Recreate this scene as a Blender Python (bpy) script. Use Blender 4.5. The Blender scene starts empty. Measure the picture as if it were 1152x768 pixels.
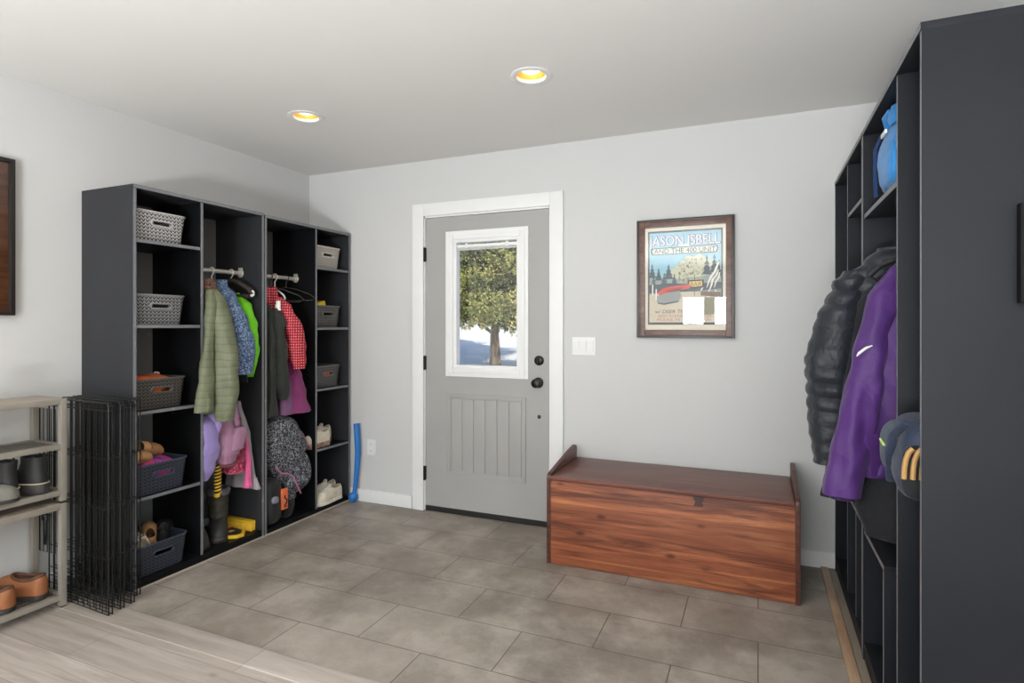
import bpy, bmesh, math, random
from mathutils import Vector, Matrix, noise
C = bpy.context.scene.collection
PI = math.pi
R = math.radians
random.seed(7)

# ------------------------------------------------------------------ materials
def srgb(r, g, b):
    def f(c):
        c /= 255.0
        return c/12.92 if c <= 0.04045 else ((c+0.055)/1.055)**2.4
    return (f(r), f(g), f(b), 1)

class NT:
    def __init__(s, name):
        s.m = bpy.data.materials.new(name); s.m.use_nodes = True
        s.t = s.m.node_tree; s.n = s.t.nodes; s.l = s.t.links
        s.b = s.n['Principled BSDF']
        s._co = None
    def node(s, ty, **kw):
        n = s.n.new(ty)
        for k, v in kw.items():
            if k in n.inputs and not hasattr(n, k): n.inputs[k].default_value = v
            else:
                try: setattr(n, k, v)
                except Exception: n.inputs[k].default_value = v
        return n
    def co(s):
        if not s._co: s._co = s.n.new('ShaderNodeTexCoord').outputs['Object']
        return s._co
    def link(s, a, b): s.l.new(a, b)
    def mapping(s, scale=(1,1,1), loc=(0,0,0), rot=(0,0,0), src=None):
        m = s.n.new('ShaderNodeMapping'); m.inputs['Scale'].default_value = scale
        m.inputs['Location'].default_value = loc; m.inputs['Rotation'].default_value = rot
        s.link(src or s.co(), m.inputs['Vector']); return m.outputs['Vector']
    def noise(s, scale, vec=None, detail=3, rough=0.5, dist=0.0):
        n = s.n.new('ShaderNodeTexNoise'); n.inputs['Scale'].default_value = scale
        n.inputs['Detail'].default_value = detail; n.inputs['Roughness'].default_value = rough
        n.inputs['Distortion'].default_value = dist
        s.link(vec or s.co(), n.inputs['Vector']); return n.outputs['Fac']
    def voro(s, scale, vec=None, feature='F1', rnd=1.0):
        n = s.n.new('ShaderNodeTexVoronoi'); n.feature = feature
        n.inputs['Scale'].default_value = scale; n.inputs['Randomness'].default_value = rnd
        s.link(vec or s.co(), n.inputs['Vector']); return n.outputs['Distance']
    def ramp(s, fac, stops, interp='LINEAR'):
        r = s.n.new('ShaderNodeValToRGB'); e = r.color_ramp.elements
        r.color_ramp.interpolation = interp
        while len(e) < len(stops): e.new(0.5)
        for i, (p, c) in enumerate(stops): e[i].position = p; e[i].color = c
        s.link(fac, r.inputs['Fac']); return r.outputs['Color']
    def math(s, op, a, b=None, c=None):
        n = s.n.new('ShaderNodeMath'); n.operation = op
        for i, v in enumerate((a, b, c)):
            if v is None: continue
            if isinstance(v, (int, float)): n.inputs[i].default_value = v
            else: s.link(v, n.inputs[i])
        return n.outputs[0]
    def mix(s, fac, a, b, mode='MIX'):
        n = s.n.new('ShaderNodeMix'); n.data_type = 'RGBA'; n.blend_type = mode
        for sock, v in ((n.inputs[0], fac), (n.inputs[6], a), (n.inputs[7], b)):
            if isinstance(v, (int, float)): sock.default_value = v
            elif isinstance(v, tuple): sock.default_value = v
            else: s.link(v, sock)
        return n.outputs[2]
    def bump(s, h, strength=0.3, dist=0.01):
        b = s.n.new('ShaderNodeBump'); b.inputs['Strength'].default_value = strength
        b.inputs['Distance'].default_value = dist
        s.link(h, b.inputs['Height']); s.link(b.outputs['Normal'], s.b.inputs['Normal'])
    def col(s, c):
        if isinstance(c, tuple): s.b.inputs['Base Color'].default_value = c
        else: s.link(c, s.b.inputs['Base Color'])
    def sep(s, vec=None):
        n = s.n.new('ShaderNodeSeparateXYZ'); s.link(vec or s.co(), n.inputs[0]); return n.outputs
    def comb(s, x, y, z=0.0):
        n = s.n.new('ShaderNodeCombineXYZ')
        for i, v in enumerate((x, y, z)):
            if isinstance(v, (int, float)): n.inputs[i].default_value = v
            else: s.link(v, n.inputs[i])
        return n.outputs[0]

def plain(name, c, rough=0.5, metal=0.0, var=0.06, nscale=12, bump=0.0, bscale=60, spec=0.5, sheen=0.0):
    t = NT(name)
    c = srgb(*c)
    d = tuple(max(0, x*(1-var)) for x in c[:3])+(1,); u = tuple(min(1, x*(1+var)) for x in c[:3])+(1,)
    t.col(t.ramp(t.noise(nscale), [(0.3, d), (0.7, u)]))
    t.b.inputs['Roughness'].default_value = rough; t.b.inputs['Metallic'].default_value = metal
    t.b.inputs['Specular IOR Level'].default_value = spec
    if sheen: t.b.inputs['Sheen Weight'].default_value = sheen
    if bump: t.bump(t.noise(bscale), bump, 0.004)
    return t.m

def fabric(name, c, var=0.12, rough=0.85, bump=0.25, bscale=45, weave=0, sheen=0.1):
    t = NT(name); c = srgb(*c)
    d = tuple(max(0, x*(1-var)) for x in c[:3])+(1,); u = tuple(min(1, x*(1+var)) for x in c[:3])+(1,)
    t.col(t.ramp(t.noise(9, detail=4), [(0.3, d), (0.7, u)]))
    t.b.inputs['Roughness'].default_value = rough
    t.b.inputs['Specular IOR Level'].default_value = 0.3
    t.b.inputs['Sheen Weight'].default_value = sheen
    t.bump(t.math('ADD', t.math('MULTIPLY', t.noise(bscale, detail=4), 0.4), t.noise(11, detail=3, dist=1.5)), bump*1.6, 0.012)
    return t.m

def mat_wall(name, c):
    t = NT(name); c = srgb(*c)
    t.col(t.ramp(t.noise(1.3), [(0.3, tuple(x*0.985 for x in c[:3])+(1,)), (0.7, c)]))
    t.b.inputs['Roughness'].default_value = 0.75
    t.b.inputs['Specular IOR Level'].default_value = 0.25
    t.bump(t.noise(180, detail=2), 0.04, 0.002)
    return t.m

def mat_tile():
    t = NT('tile_floor')
    v = t.mapping(loc=(0.92, -2.267-0.304*20+0.304*40, 0))
    b = t.n.new('ShaderNodeTexBrick'); t.link(v, b.inputs['Vector'])
    b.offset = 0.5; b.offset_frequency = 2
    b.inputs['Scale'].default_value = 1.0
    b.inputs['Brick Width'].default_value = 0.613; b.inputs['Row Height'].default_value = 0.304
    b.inputs['Mortar Size'].default_value = 0.0022; b.inputs['Mortar Smooth'].default_value = 0.2
    b.inputs['Color1'].default_value = (0.0, 0, 0, 1); b.inputs['Color2'].default_value = (1, 1, 1, 1)
    b.inputs['Mortar'].default_value = (0.5, 0.5, 0.5, 1)
    base = t.mix(t.math('MULTIPLY', b.outputs['Color'], 1.0), srgb(140, 130, 119), srgb(155, 145, 134))
    n1 = t.noise(3.2, detail=8, rough=0.65)
    base = t.mix(t.ramp(n1, [(0.42, (0, 0, 0, 1)), (0.62, (1, 1, 1, 1))]), base, srgb(174, 164, 153))
    n2 = t.noise(1.7, detail=6, rough=0.7, vec=t.mapping(loc=(4, 2, 0)))
    base = t.mix(t.ramp(n2, [(0.47, (0, 0, 0, 1)), (0.70, (0.85, 0.85, 0.85, 1))]), base, srgb(106, 97, 89))
    n3 = t.noise(70, detail=4, rough=0.7)
    base = t.mix(t.math('MULTIPLY', n3, 0.30), base, srgb(92, 84, 76))
    c = t.mix(b.outputs['Fac'], base, srgb(84, 77, 70))
    t.col(c)
    t.b.inputs['Roughness'].default_value = 0.42
    t.b.inputs['Specular IOR Level'].default_value = 0.35
    h = t.math('SUBTRACT', t.math('MULTIPLY', n3, 0.15), t.math('MULTIPLY', b.outputs['Fac'], 1.0))
    t.bump(h, 0.35, 0.002)
    return t.m

def mat_planks():
    t = NT('pale_plank_floor')
    v = t.mapping(loc=(0.3, -1.58+0.18*40, 0))
    b = t.n.new('ShaderNodeTexBrick'); t.link(v, b.inputs['Vector'])
    b.offset = 0.37; b.offset_frequency = 2
    b.inputs['Scale'].default_value = 1.0
    b.inputs['Brick Width'].default_value = 1.1; b.inputs['Row Height'].default_value = 0.18
    b.inputs['Mortar Size'].default_value = 0.0012
    b.inputs['Color1'].default_value = (0, 0, 0, 1); b.inputs['Color2'].default_value = (1, 1, 1, 1)
    g = t.noise(1.0, vec=t.mapping(scale=(1.5, 22, 1)), detail=8, rough=0.65, dist=0.6)
    c = t.ramp(g, [(0.3, srgb(134, 123, 113)), (0.5, srgb(184, 174, 164)), (0.70, srgb(212, 204, 196))])
    c = t.mix(t.math('MULTIPLY', b.outputs['Color'], 0.6), c, srgb(150, 139, 129))
    kn = t.voro(2.3, vec=t.mapping(scale=(1, 2.2, 1)))
    c = t.mix(t.ramp(kn, [(0.0, (0.8, 0.8, 0.8, 1)), (0.07, (0, 0, 0, 1))]), c, srgb(120, 104, 88))
    c = t.mix(b.outputs['Fac'], c, srgb(120, 108, 96))
    t.col(c); t.b.inputs['Roughness'].default_value = 0.4
    t.bump(g, 0.1, 0.002)
    return t.m

def mat_chest(name, cols, plank=0.0, axis='x'):
    t = NT(name)
    o = t.sep()
    vec = t.co() if axis == 'x' else t.comb(o[1], o[0], o[2])
    g = t.noise(1.0, vec=t.mapping(scale=(1.6, 9, 26), src=vec), detail=8, rough=0.62, dist=1.2)
    c = t.ramp(g, [(0.28, srgb(*cols[0])), (0.48, srgb(*cols[1])), (0.7, srgb(*cols[2]))])
    if plank:
        row = t.math('FLOOR', t.math('DIVIDE', o[2], plank))
        pv = t.n.new('ShaderNodeTexWhiteNoise'); pv.noise_dimensions = '1D'; t.link(row, pv.inputs['W'])
        c = t.mix(t.math('MULTIPLY', pv.outputs['Value'], 0.45), c, srgb(*cols[0]))
        lo = t.noise(1.0, vec=t.mapping(scale=(0.9, 2, 15), loc=(3.1, 0, 1)), detail=5, rough=0.6, dist=0.8)
        c = t.mix(t.ramp(lo, [(0.50, (0, 0, 0, 1)), (0.60, (0.7, 0.7, 0.7, 1))]), c, srgb(72, 34, 26))
        kn = t.voro(6.5, vec=t.mapping(scale=(0.8, 1, 1.7), loc=(0.3, 0, 0.1)))
        c = t.mix(t.ramp(kn, [(0.0, (0.9, 0.9, 0.9, 1)), (0.10, (0.55, 0.55, 0.55, 1)), (0.17, (0, 0, 0, 1))]), c, srgb(58, 24, 18))
        fr = t.math('FRACT', t.math('DIVIDE', o[2], plank))
        ln = t.math('LESS_THAN', fr, 0.03)
        c = t.mix(t.math('MULTIPLY', ln, 0.5), c, srgb(60, 26, 18))
    t.col(c); t.b.inputs['Roughness'].default_value = 0.34
    t.b.inputs['Specular IOR Level'].default_value = 0.4
    t.bump(g, 0.08, 0.002)
    return t.m

def mat_locker(name, c, rough=0.42, spec=0.16):
    t = NT(name); c = srgb(*c)
    n = t.noise(2.2, detail=5, rough=0.6)
    t.col(t.ramp(n, [(0.3, tuple(x*0.85 for x in c[:3])+(1,)), (0.7, tuple(x*1.12 for x in c[:3])+(1,))]))
    t.b.inputs['Roughness'].default_value = rough
    t.b.inputs['Specular IOR Level'].default_value = spec
    t.bump(t.noise(30, detail=3), 0.03, 0.002)
    return t.m

def mat_edge(name, c, chip):
    t = NT(name)
    n = t.noise(24, detail=5, rough=0.7)
    t.col(t.ramp(n, [(0.35, srgb(*c)), (0.62, srgb(*c)), (0.72, srgb(*chip))]))
    t.b.inputs['Roughness'].default_value = 0.45
    return t.m

def mat_weave(name, c, gap):
    t = NT(name); o = t.sep()
    u = t.math('ADD', o[0], o[1])
    col_ = t.math('DIVIDE', u, 0.021)
    tri = t.math('ABSOLUTE', t.math('SUBTRACT', t.math('FRACT', col_), 0.5))
    ph = t.math('FRACT', t.math('ADD', t.math('DIVIDE', o[2], 0.0175), t.math('MULTIPLY', tri, 1.6)))
    hole = t.math('LESS_THAN', ph, 0.50)
    edge = t.math('GREATER_THAN', tri, 0.07)
    hole = t.math('MULTIPLY', hole, edge)
    t.col(t.mix(hole, srgb(*c), srgb(*gap)))
    t.b.inputs['Roughness'].default_value = 0.4
    t.bump(t.math('SUBTRACT', 1.0, hole), 0.6, 0.003)
    return t.m

def mat_pattern(name, a, b, kind, scale=60, thr=0.5):
    t = NT(name)
    if kind == 'lace':
        n = t.noise(scale, detail=3, rough=0.6, dist=1.5)
        f = t.ramp(n, [(thr-0.04, (0, 0, 0, 1)), (thr+0.02, (1, 1, 1, 1))])
    elif kind == 'dots':
        o = t.sep()
        u = t.math('ADD', o[0], t.math('MULTIPLY', o[1], 0.75))
        d = t.voro(scale, vec=t.comb(u, o[2], 0.0), rnd=0.12)
        f = t.ramp(d, [(thr, (1, 1, 1, 1)), (thr+0.06, (0, 0, 0, 1))])
    elif kind == 'blotch':
        n = t.noise(scale, detail=4, rough=0.7, dist=2.0)
        f = t.ramp(n, [(thr-0.02, (0, 0, 0, 1)), (thr+0.02, (1, 1, 1, 1))])
    t.col(t.mix(f, srgb(*a), srgb(*b)))
    t.b.inputs['Roughness'].default_value = 0.8
    t.b.inputs['Specular IOR Level'].default_value = 0.3
    t.bump(t.math('ADD', t.math('MULTIPLY', t.noise(40), 0.4), t.noise(11, detail=3, dist=1.5)), 0.4, 0.012)
    return t.m

def mat_quilt(name, c, line, period=0.045):
    t = NT(name); o = t.sep(); cc = srgb(*c)
    n = t.noise(8, detail=3)
    zz = t.math('ADD', o[2], t.math('MULTIPLY', n, 0.045))
    fz = t.math('ABSOLUTE', t.math('SUBTRACT', t.math('FRACT', t.math('DIVIDE', zz, period)), 0.5))
    u = t.math('ADD', o[0], o[1])
    fu = t.math('ABSOLUTE', t.math('SUBTRACT', t.math('FRACT', t.math('DIVIDE', u, period*2.2)), 0.5))
    l1 = t.math('LESS_THAN', fz, 0.035); l2 = t.math('LESS_THAN', fu, 0.012)
    ln = t.math('MAXIMUM', l1, t.math('MULTIPLY', l2, 0.6))
    base = t.ramp(n, [(0.3, tuple(x*0.85 for x in cc[:3])+(1,)), (0.7, tuple(min(1, x*1.1) for x in cc[:3])+(1,))])
    t.col(t.mix(t.math('MULTIPLY', ln, 0.5), base, srgb(*line)))
    t.b.inputs['Roughness'].default_value = 0.6
    hz = t.math('POWER', t.math('MULTIPLY', fz, 2.0), 0.5)
    t.bump(t.math('ADD', hz, t.math('MULTIPLY', t.noise(30, detail=4), 0.6)), 0.35, 0.008)
    return t.m

def mat_glass(name, tint=(1, 1, 1, 1), refl=1.0):
    t = NT(name); t.n.remove(t.b)
    tr = t.n.new('ShaderNodeBsdfTransparent'); tr.inputs['Color'].default_value = tint
    gl = t.n.new('ShaderNodeBsdfGlossy'); gl.inputs['Roughness'].default_value = 0.0
    fr = t.n.new('ShaderNodeFresnel'); fr.inputs['IOR'].default_value = 1.5
    mx = t.n.new('ShaderNodeMixShader')
    t.link(t.math('MULTIPLY', fr.outputs[0], refl), mx.inputs[0])
    t.link(tr.outputs[0], mx.inputs[1]); t.link(gl.outputs[0], mx.inputs[2])
    t.link(mx.outputs[0], t.n['Material Output'].inputs['Surface'])
    return t.m

def mat_emit(name, c, s):
    t = NT(name)
    t.b.inputs['Base Color'].default_value = c
    t.b.inputs['Emission Color'].default_value = c
    t.b.inputs['Emission Strength'].default_value = s
    return t.m

def mat_snow():
    t = NT('snow')
    t.col(t.ramp(t.noise(0.7, detail=5), [(0.3, (0.80, 0.82, 0.86, 1)), (0.7, (0.9, 0.91, 0.93, 1))]))
    t.b.inputs['Roughness'].default_value = 0.7
    t.bump(t.noise(1.5, detail=6), 0.5, 0.1)
    return t.m

def mat_leaf(name, a, b, c):
    t = NT(name)
    n = t.noise(5, detail=4)
    t.col(t.ramp(n, [(0.35, srgb(*a)), (0.5, srgb(*b)), (0.65, srgb(*c))]))
    t.b.inputs['Roughness'].default_value = 0.7
    return t.m

def mat_bark(name, a, b):
    t = NT(name)
    n = t.noise(6, vec=t.mapping(scale=(3, 3, 0.5)), detail=6)
    t.col(t.ramp(n, [(0.35, srgb(*a)), (0.65, srgb(*b))]))
    t.b.inputs['Roughness'].default_value = 0.9
    t.bump(n, 0.8, 0.03)
    return t.m

M = {}
M['wall'] = mat_wall('painted_wall', (201, 201, 200))
M['ceil'] = mat_wall('painted_ceiling', (224, 223, 220))
M['white'] = plain('white_trim_paint', (226, 226, 225), 0.4, var=0.01)
M['tile'] = mat_tile(); M['plank'] = mat_planks()
M['door'] = plain('grey_door_paint', (160, 159, 156), 0.45, var=0.02, nscale=4)
M['bronze'] = plain('dark_bronze', (46, 43, 40), 0.35, 0.7)
M['blackrub'] = plain('black_rubber', (22, 22, 22), 0.6)
M['locker'] = mat_locker('black_locker_paint', (18, 19, 21))
M['lockedge'] = mat_edge('worn_locker_edge', (112, 114, 118), (170, 160, 146))
M['locker_n'] = mat_locker('navy_black_locker_paint', (27, 29, 34), 0.55, 0.2)
M['lockside'] = mat_locker('charcoal_locker_side', (46, 47, 50), 0.5, 0.22)
M['chrome'] = plain('satin_nickel', (206, 202, 194), 0.35, 0.4)
M['chestfront'] = mat_chest('stained_pine_front', ((96, 50, 35), (148, 86, 57), (186, 120, 80)), 0.083)
M['chestlid'] = mat_chest('dark_stained_lid', ((84, 46, 38), (104, 62, 52), (122, 76, 64)))
M['chestend'] = mat_chest('dark_stained_end', ((62, 34, 28), (80, 46, 38), (98, 58, 46)), axis='y')
M['chestpatch'] = plain('dark_wood_plug', (62, 34, 28), 0.4)
M['oakstrip'] = mat_chest('oak_strip', ((150, 118, 92), (176, 146, 118), (196, 168, 140)), axis='y')
M['greystrip'] = mat_chest('greyed_strip', ((120, 108, 96), (140, 128, 114), (156, 144, 130)), axis='y')
M['rackmetal'] = plain('grey_rack_metal', (158, 152, 142), 0.45, 0.35)
M['rackwire'] = plain('rack_wire', (112, 108, 102), 0.4, 0.5)
M['rackboard'] = mat_chest('grey_rack_board', ((132, 118, 104), (158, 144, 128), (176, 162, 146)), axis='y')
M['wire'] = plain('black_crate_wire', (26, 26, 27), 0.35, 0.3)
M['glass'] = mat_glass('clear_glass', refl=0.8)
M['picglass'] = mat_glass('picture_glass', refl=1.3)
M['snow'] = mat_snow()

# ------------------------------------------------------------------ mesh helpers
class MB:
    """collects shapes into one bmesh; build() links it as one mesh object"""
    def __init__(s): s.bm = bmesh.new()
    def box(s, x0, y0, z0, x1, y1, z1, bev=0.0, mi=0, edge=None, emi=1, rot=None, piv=None):
        b = bmesh.new()
        bmesh.ops.create_cube(b, size=1.0)
        for v in b.verts:
            v.co = Vector(((x0+x1)/2+v.co.x*(x1-x0), (y0+y1)/2+v.co.y*(y1-y0), (z0+z1)/2+v.co.z*(z1-z0)))
        for f in b.faces:
            f.normal_update(); f.material_index = mi
            if edge is not None and f.normal.dot(Vector(edge)) > 0.9: f.material_index = emi
        if bev: bmesh.ops.bevel(b, geom=list(b.edges), offset=bev, segments=2, profile=0.7, affect='EDGES')
        if rot:
            p = Vector(piv or ((x0+x1)/2, (y0+y1)/2, (z0+z1)/2))
            bmesh.ops.transform(b, matrix=Matrix.Translation(p) @ rot.to_4x4() @ Matrix.Translation(-p), verts=b.verts)
        s.merge(b); return s
    def merge(s, b):
        me = bpy.data.meshes.new('tmp'); b.to_mesh(me); b.free()
        s.bm.from_mesh(me); bpy.data.meshes.remove(me)
    def face(s, pts, mi=0):
        f = s.bm.faces.new([s.bm.verts.new(Vector(p)) for p in pts]); f.material_index = mi; return f
    def prism(s, pts, d, mi=0, bev=0):
        """polygon pts extruded by vector d"""
        b = bmesh.new()
        a = [b.verts.new(Vector(p)) for p in pts]; c = [b.verts.new(Vector(p)+Vector(d)) for p in pts]
        n = len(pts)
        b.faces.new(a[::-1]); b.faces.new(c)
        for i in range(n): b.faces.new((a[i], a[(i+1) % n], c[(i+1) % n], c[i]))
        bmesh.ops.recalc_face_normals(b, faces=b.faces)
        for f in b.faces: f.material_index = mi
        if bev: bmesh.ops.bevel(b, geom=list(b.edges), offset=bev, segments=2, profile=0.7, affect='EDGES')
        s.merge(b); return s
    def loft(s, rings, mi=0, cap0=True, cap1=True, closed=True):
        bm = s.bm; vr = [[bm.verts.new(Vector(p)) for p in r] for r in rings]
        n = len(vr[0]); m = n if closed else n-1
        for i in range(len(vr)-1):
            for j in range(m):
                f = bm.faces.new((vr[i][j], vr[i][(j+1) % n], vr[i+1][(j+1) % n], vr[i+1][j])); f.material_index = mi
        for cap, r in ((cap0, vr[0]), (cap1, vr[-1])):
            if cap:
                c = bm.verts.new(sum((v.co for v in r), Vector())/n)
                for j in range(m): bm.faces.new((r[j], r[(j+1) % n], c)).material_index = mi
        return vr
    def tube(s, pts, r, n=8, mi=0, closed=False, caps=True, flat=1.0):
        pts = [Vector(p) for p in pts]
        rr = r if isinstance(r, (list, tuple)) else [r]*len(pts)
        rings = []; up = None
        for i, p in enumerate(pts):
            a = pts[(i-1) % len(pts)] if (closed or i > 0) else p
            b = pts[(i+1) % len(pts)] if (closed or i < len(pts)-1) else p
            t = (b-a).normalized()
            if up is None:
                up = Vector((0, 0, 1)) if abs(t.z) < 0.9 else Vector((1, 0, 0))
            sd = t.cross(up).normalized(); up = sd.cross(t).normalized()
            rings.append([p+sd*math.cos(2*PI*k/n)*rr[i]+up*math.sin(2*PI*k/n)*rr[i]*flat for k in range(n)])
        if closed: rings.append(rings[0])
        s.loft(rings, mi, caps and not closed, caps and not closed)
        return s
    def lathe(s, prof, c=(0, 0, 0), axis='z', n=24, mi=0, caps=True):
        """prof [(r, h)] turned about an axis through c"""
        rings = []
        for r, h in prof:
            ring = []
            for k in range(n):
                a = 2*PI*k/n; x, y = r*math.cos(a), r*math.sin(a)
                p = (x, y, h) if axis == 'z' else ((x, h, y) if axis == 'y' else (h, x, y))
                ring.append(Vector(c)+Vector(p))
            rings.append(ring)
        s.loft(rings, mi, caps and prof[0][0] > 1e-5, caps and prof[-1][0] > 1e-5)
        return s
    def blob(s, c, size, e=2.0, nu=28, nv=18, fn=None, amp=0.0, freq=6, seed=0, mi=0, rot=None):
        """superellipsoid with noise"""
        rings = []
        sp = lambda v, p: math.copysign(abs(v)**p, v)
        for i in range(1, nv):
            ph = -PI/2+PI*i/nv; ring = []
            for k in range(nu):
                th = 2*PI*k/nu; q = 2.0/e
                p = Vector((size[0]*sp(math.cos(ph), q)*sp(math.cos(th), q), size[1]*sp(math.cos(ph), q)*sp(math.sin(th), q), size[2]*sp(math.sin(ph), q)))
                if fn: p = fn(p)
                if amp:
                    nn = noise.noise(Vector((p.x*freq+seed, p.y*freq, p.z*freq)))*amp
                    p = p+Vector((p.x, p.y, p.z)).normalized()*nn
                if rot: p = rot @ p
                ring.append(p+Vector(c))
            rings.append(ring)
        s.loft(rings, mi); return s
    def hloft(s, prof, N=56, e=2.4, levels=40, amp=0.0, fq=(38, 71), seed=0, grow=True, rib=0.0, ribp=0.06, mi=0, hem=0.012, z_amp=0.006):
        """hanging cloth: horizontal sections prof [(z,x0,x1,y,ht)] from top to hem"""
        z0, z1 = prof[0][0], prof[-1][0]; rings = []
        rnd = random.Random(seed); p1, p2, p3 = [rnd.random()*6 for _ in range(3)]
        def at(z):
            for a, b in zip(prof, prof[1:]):
                if a[0] >= z >= b[0]:
                    t = (a[0]-z)/max(1e-6, a[0]-b[0]); t = t*0.5+0.5*t*t*(3-2*t)
                    return [a[i]+(b[i]-a[i])*t for i in range(1, 5)]
            return prof[-1][1:]
        sp = lambda v, p: math.copysign(abs(v)**p, v)
        L = levels
        for i in range(L+1):
            z = z0+(z1-z0)*i/L; x0, x1, y, ht = at(z); ring = []
            g = (0.25+0.75*i/L) if grow else 1.0
            rb = rib*math.sqrt(abs(math.sin(PI*z/ribp+p3))) if rib else 0
            for k in range(N):
                th = 2*PI*k/N; ex = sp(math.cos(th), 2/e); ey = sp(math.sin(th), 2/e)
                px = (x0+x1)/2+ex*((x1-x0)/2+rb*0.7); py = y+ey*(ht+rb)
                d = amp*g*(0.6*math.sin(fq[0]*px+p1+2.2*math.sin(z*4+p2))+0.4*math.sin(fq[1]*px+p2+z*3))
                d += amp*0.9*noise.noise(Vector((px*9+seed, py*9, z*6)))+amp*0.6*noise.noise(Vector((px*24+seed, py*24, z*17)))
                py += d*math.copysign(1, ey)*min(1, abs(ey)*2); px += 0.5*d*ex
                zz = z+z_amp*noise.noise(Vector((px*12, seed*3.3, z*10)))
                ring.append(Vector((px, py, zz)))
            rings.append(ring)
        c = sum(rings[-1], Vector())/N
        rings.append([c+(p-c)*0.86+Vector((0, 0, hem)) for p in rings[-1]])
        rings.append([c+(p-c)*0.8+Vector((0, 0, hem+0.05)) for p in rings[-2]])
        s.loft(rings, mi, True, True); return s
    def build(s, name, mats, parent=None, smooth=True, ang=40, world=True):
        bm = s.bm
        bmesh.ops.recalc_face_normals(bm, faces=bm.faces)
        me = bpy.data.meshes.new(name)
        mats = mats if isinstance(mats, (list, tuple)) else [mats]
        for m in mats: me.materials.append(m)
        o = bpy.data.objects.new(name, me); C.objects.link(o)
        if parent is not None:
            o.parent = parent
            if world:
                root = parent
                while root.parent: root = root.parent
                bmesh.ops.transform(bm, matrix=root.matrix_basis.inverted(), verts=bm.verts)
        elif world:
            xs = [v.co for v in bm.verts]
            lo = Vector([min(v[i] for v in xs) for i in range(3)]); hi = Vector([max(v[i] for v in xs) for i in range(3)])
            base = Vector(((lo.x+hi.x)/2, (lo.y+hi.y)/2, lo.z))
            bmesh.ops.translate(bm, verts=bm.verts, vec=-base); o.location = base
        bm.to_mesh(me); bm.free()
        if smooth:
            for p in me.polygons: p.use_smooth = True
            me.set_sharp_from_angle(angle=R(ang))
        return o

def tag(o, label, cat, group=None):
    o['label'] = label; o['category'] = cat
    if group: o['group'] = group
    return o
def thing(name, label, cat, loc, rotz=0.0, group=None):
    o = bpy.data.objects.new(name, None); C.objects.link(o)
    o.empty_display_size = 0.05
    o.location = loc; o.rotation_euler = (0, 0, rotz)
    o.matrix_basis = Matrix.Translation(loc) @ Matrix.Rotation(rotz, 4, 'Z')
    return tag(o, label, cat, group)
def struct(name, mb, mats, **k):
    o = mb.build(name, mats, **k); o['kind'] = 'structure'; return o
def copy_tree(o, parent=None):
    c = o.copy(); C.objects.link(c)
    if parent: c.parent = parent
    for ch in list(o.children): copy_tree(ch, c)
    return c
def rrect(cx, cy, w, d, r, z, n=5):
    pts = []
    for (sx, sy, a0) in ((1, 1, 0), (-1, 1, 90), (-1, -1, 180), (1, -1, 270)):
        for k in range(n+1):
            a = R(a0+90*k/n)
            pts.append(Vector((cx+sx*(w/2-r)+r*math.cos(a), cy+sy*(d/2-r)+r*math.sin(a), z)))
    return pts
# ------------------------------------------------------------------ camera
cam = bpy.data.cameras.new('camera'); co = bpy.data.objects.new('camera', cam); C.objects.link(co)
cam.sensor_width = 36; cam.lens = 36*651/1152; cam.shift_y = -18/1152
cam.clip_start = 0.05; cam.clip_end = 500
co.location = (0, 0, 1.294); co.rotation_euler = (R(90), 0, R(23.05))
sc = bpy.context.scene
sc.camera = co
sc.view_settings.view_transform = 'Standard'; sc.view_settings.look = 'None'
sc.view_settings.gamma = 1; sc.view_settings.exposure = -0.22; sc.view_settings.use_curve_mapping = False

# ------------------------------------------------------------------ the room
WB = 3.50; WL = -3.19; CH = 2.45
YR = -5.0; XR = 3.2
mb = MB(); mb.box(WL-0.1, 1.74, -0.1, 1.0, WB+0.1, 0.0); struct('floor', mb, M['tile'], world=False)
mb = MB(); mb.box(WL-0.1, YR-0.1, -0.1, XR+0.1, 1.625, 0.0); mb.box(1.0, 1.625, -0.1, XR+0.1, WB+0.1, 0.0)
struct('floor', mb, M['plank'], world=False)
mb = MB(); mb.box(WL, 1.625, -0.05, 1.0, 1.74, 0.004, bev=0.0015); struct('trim_1', mb, M['plank'], world=False)

# ceiling with two round cut-outs for the can lights
LIGHTS = ((-2.306, 2.502), (-0.968, 2.502))
b = bmesh.new(); ed = []
def loop(pts):
    vs = [b.verts.new(p) for p in pts]
    for i in range(len(vs)): ed.append(b.edges.new((vs[i], vs[(i+1) % len(vs)])))
loop([(WL-0.1, YR-0.1, CH), (XR+0.1, YR-0.1, CH), (XR+0.1, WB+0.1, CH), (WL-0.1, WB+0.1, CH)])
for lx, ly in LIGHTS: loop([(lx+0.072*math.cos(2*PI*k/32), ly+0.072*math.sin(2*PI*k/32), CH) for k in range(32)])
bmesh.ops.triangle_fill(b, use_beauty=True, use_dissolve=False, edges=ed)
for f in b.faces:
    f.normal_update()
    if f.normal.z > 0: f.normal_flip()
mb = MB(); mb.merge(b)
mb.box(WL-0.5, YR-0.5, CH+0.25, XR+0.5, WB+0.35, CH+0.35)  # unseen roof slab, added to keep sun and sky out
for (x0, y0, x1, y1) in ((WL-0.2, YR-0.2, WL-0.1, WB+0.2), (XR+0.1, YR-0.2, XR+0.2, WB+0.2), (WL-0.2, WB+0.1, XR+0.2, WB+0.2), (WL-0.2, YR-0.2, XR+0.2, YR-0.1)):
    mb.box(x0, y0, CH-0.05, x1, y1, CH+0.3)
me_c = struct('ceiling', mb, M['ceil'], world=False, smooth=False)

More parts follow.
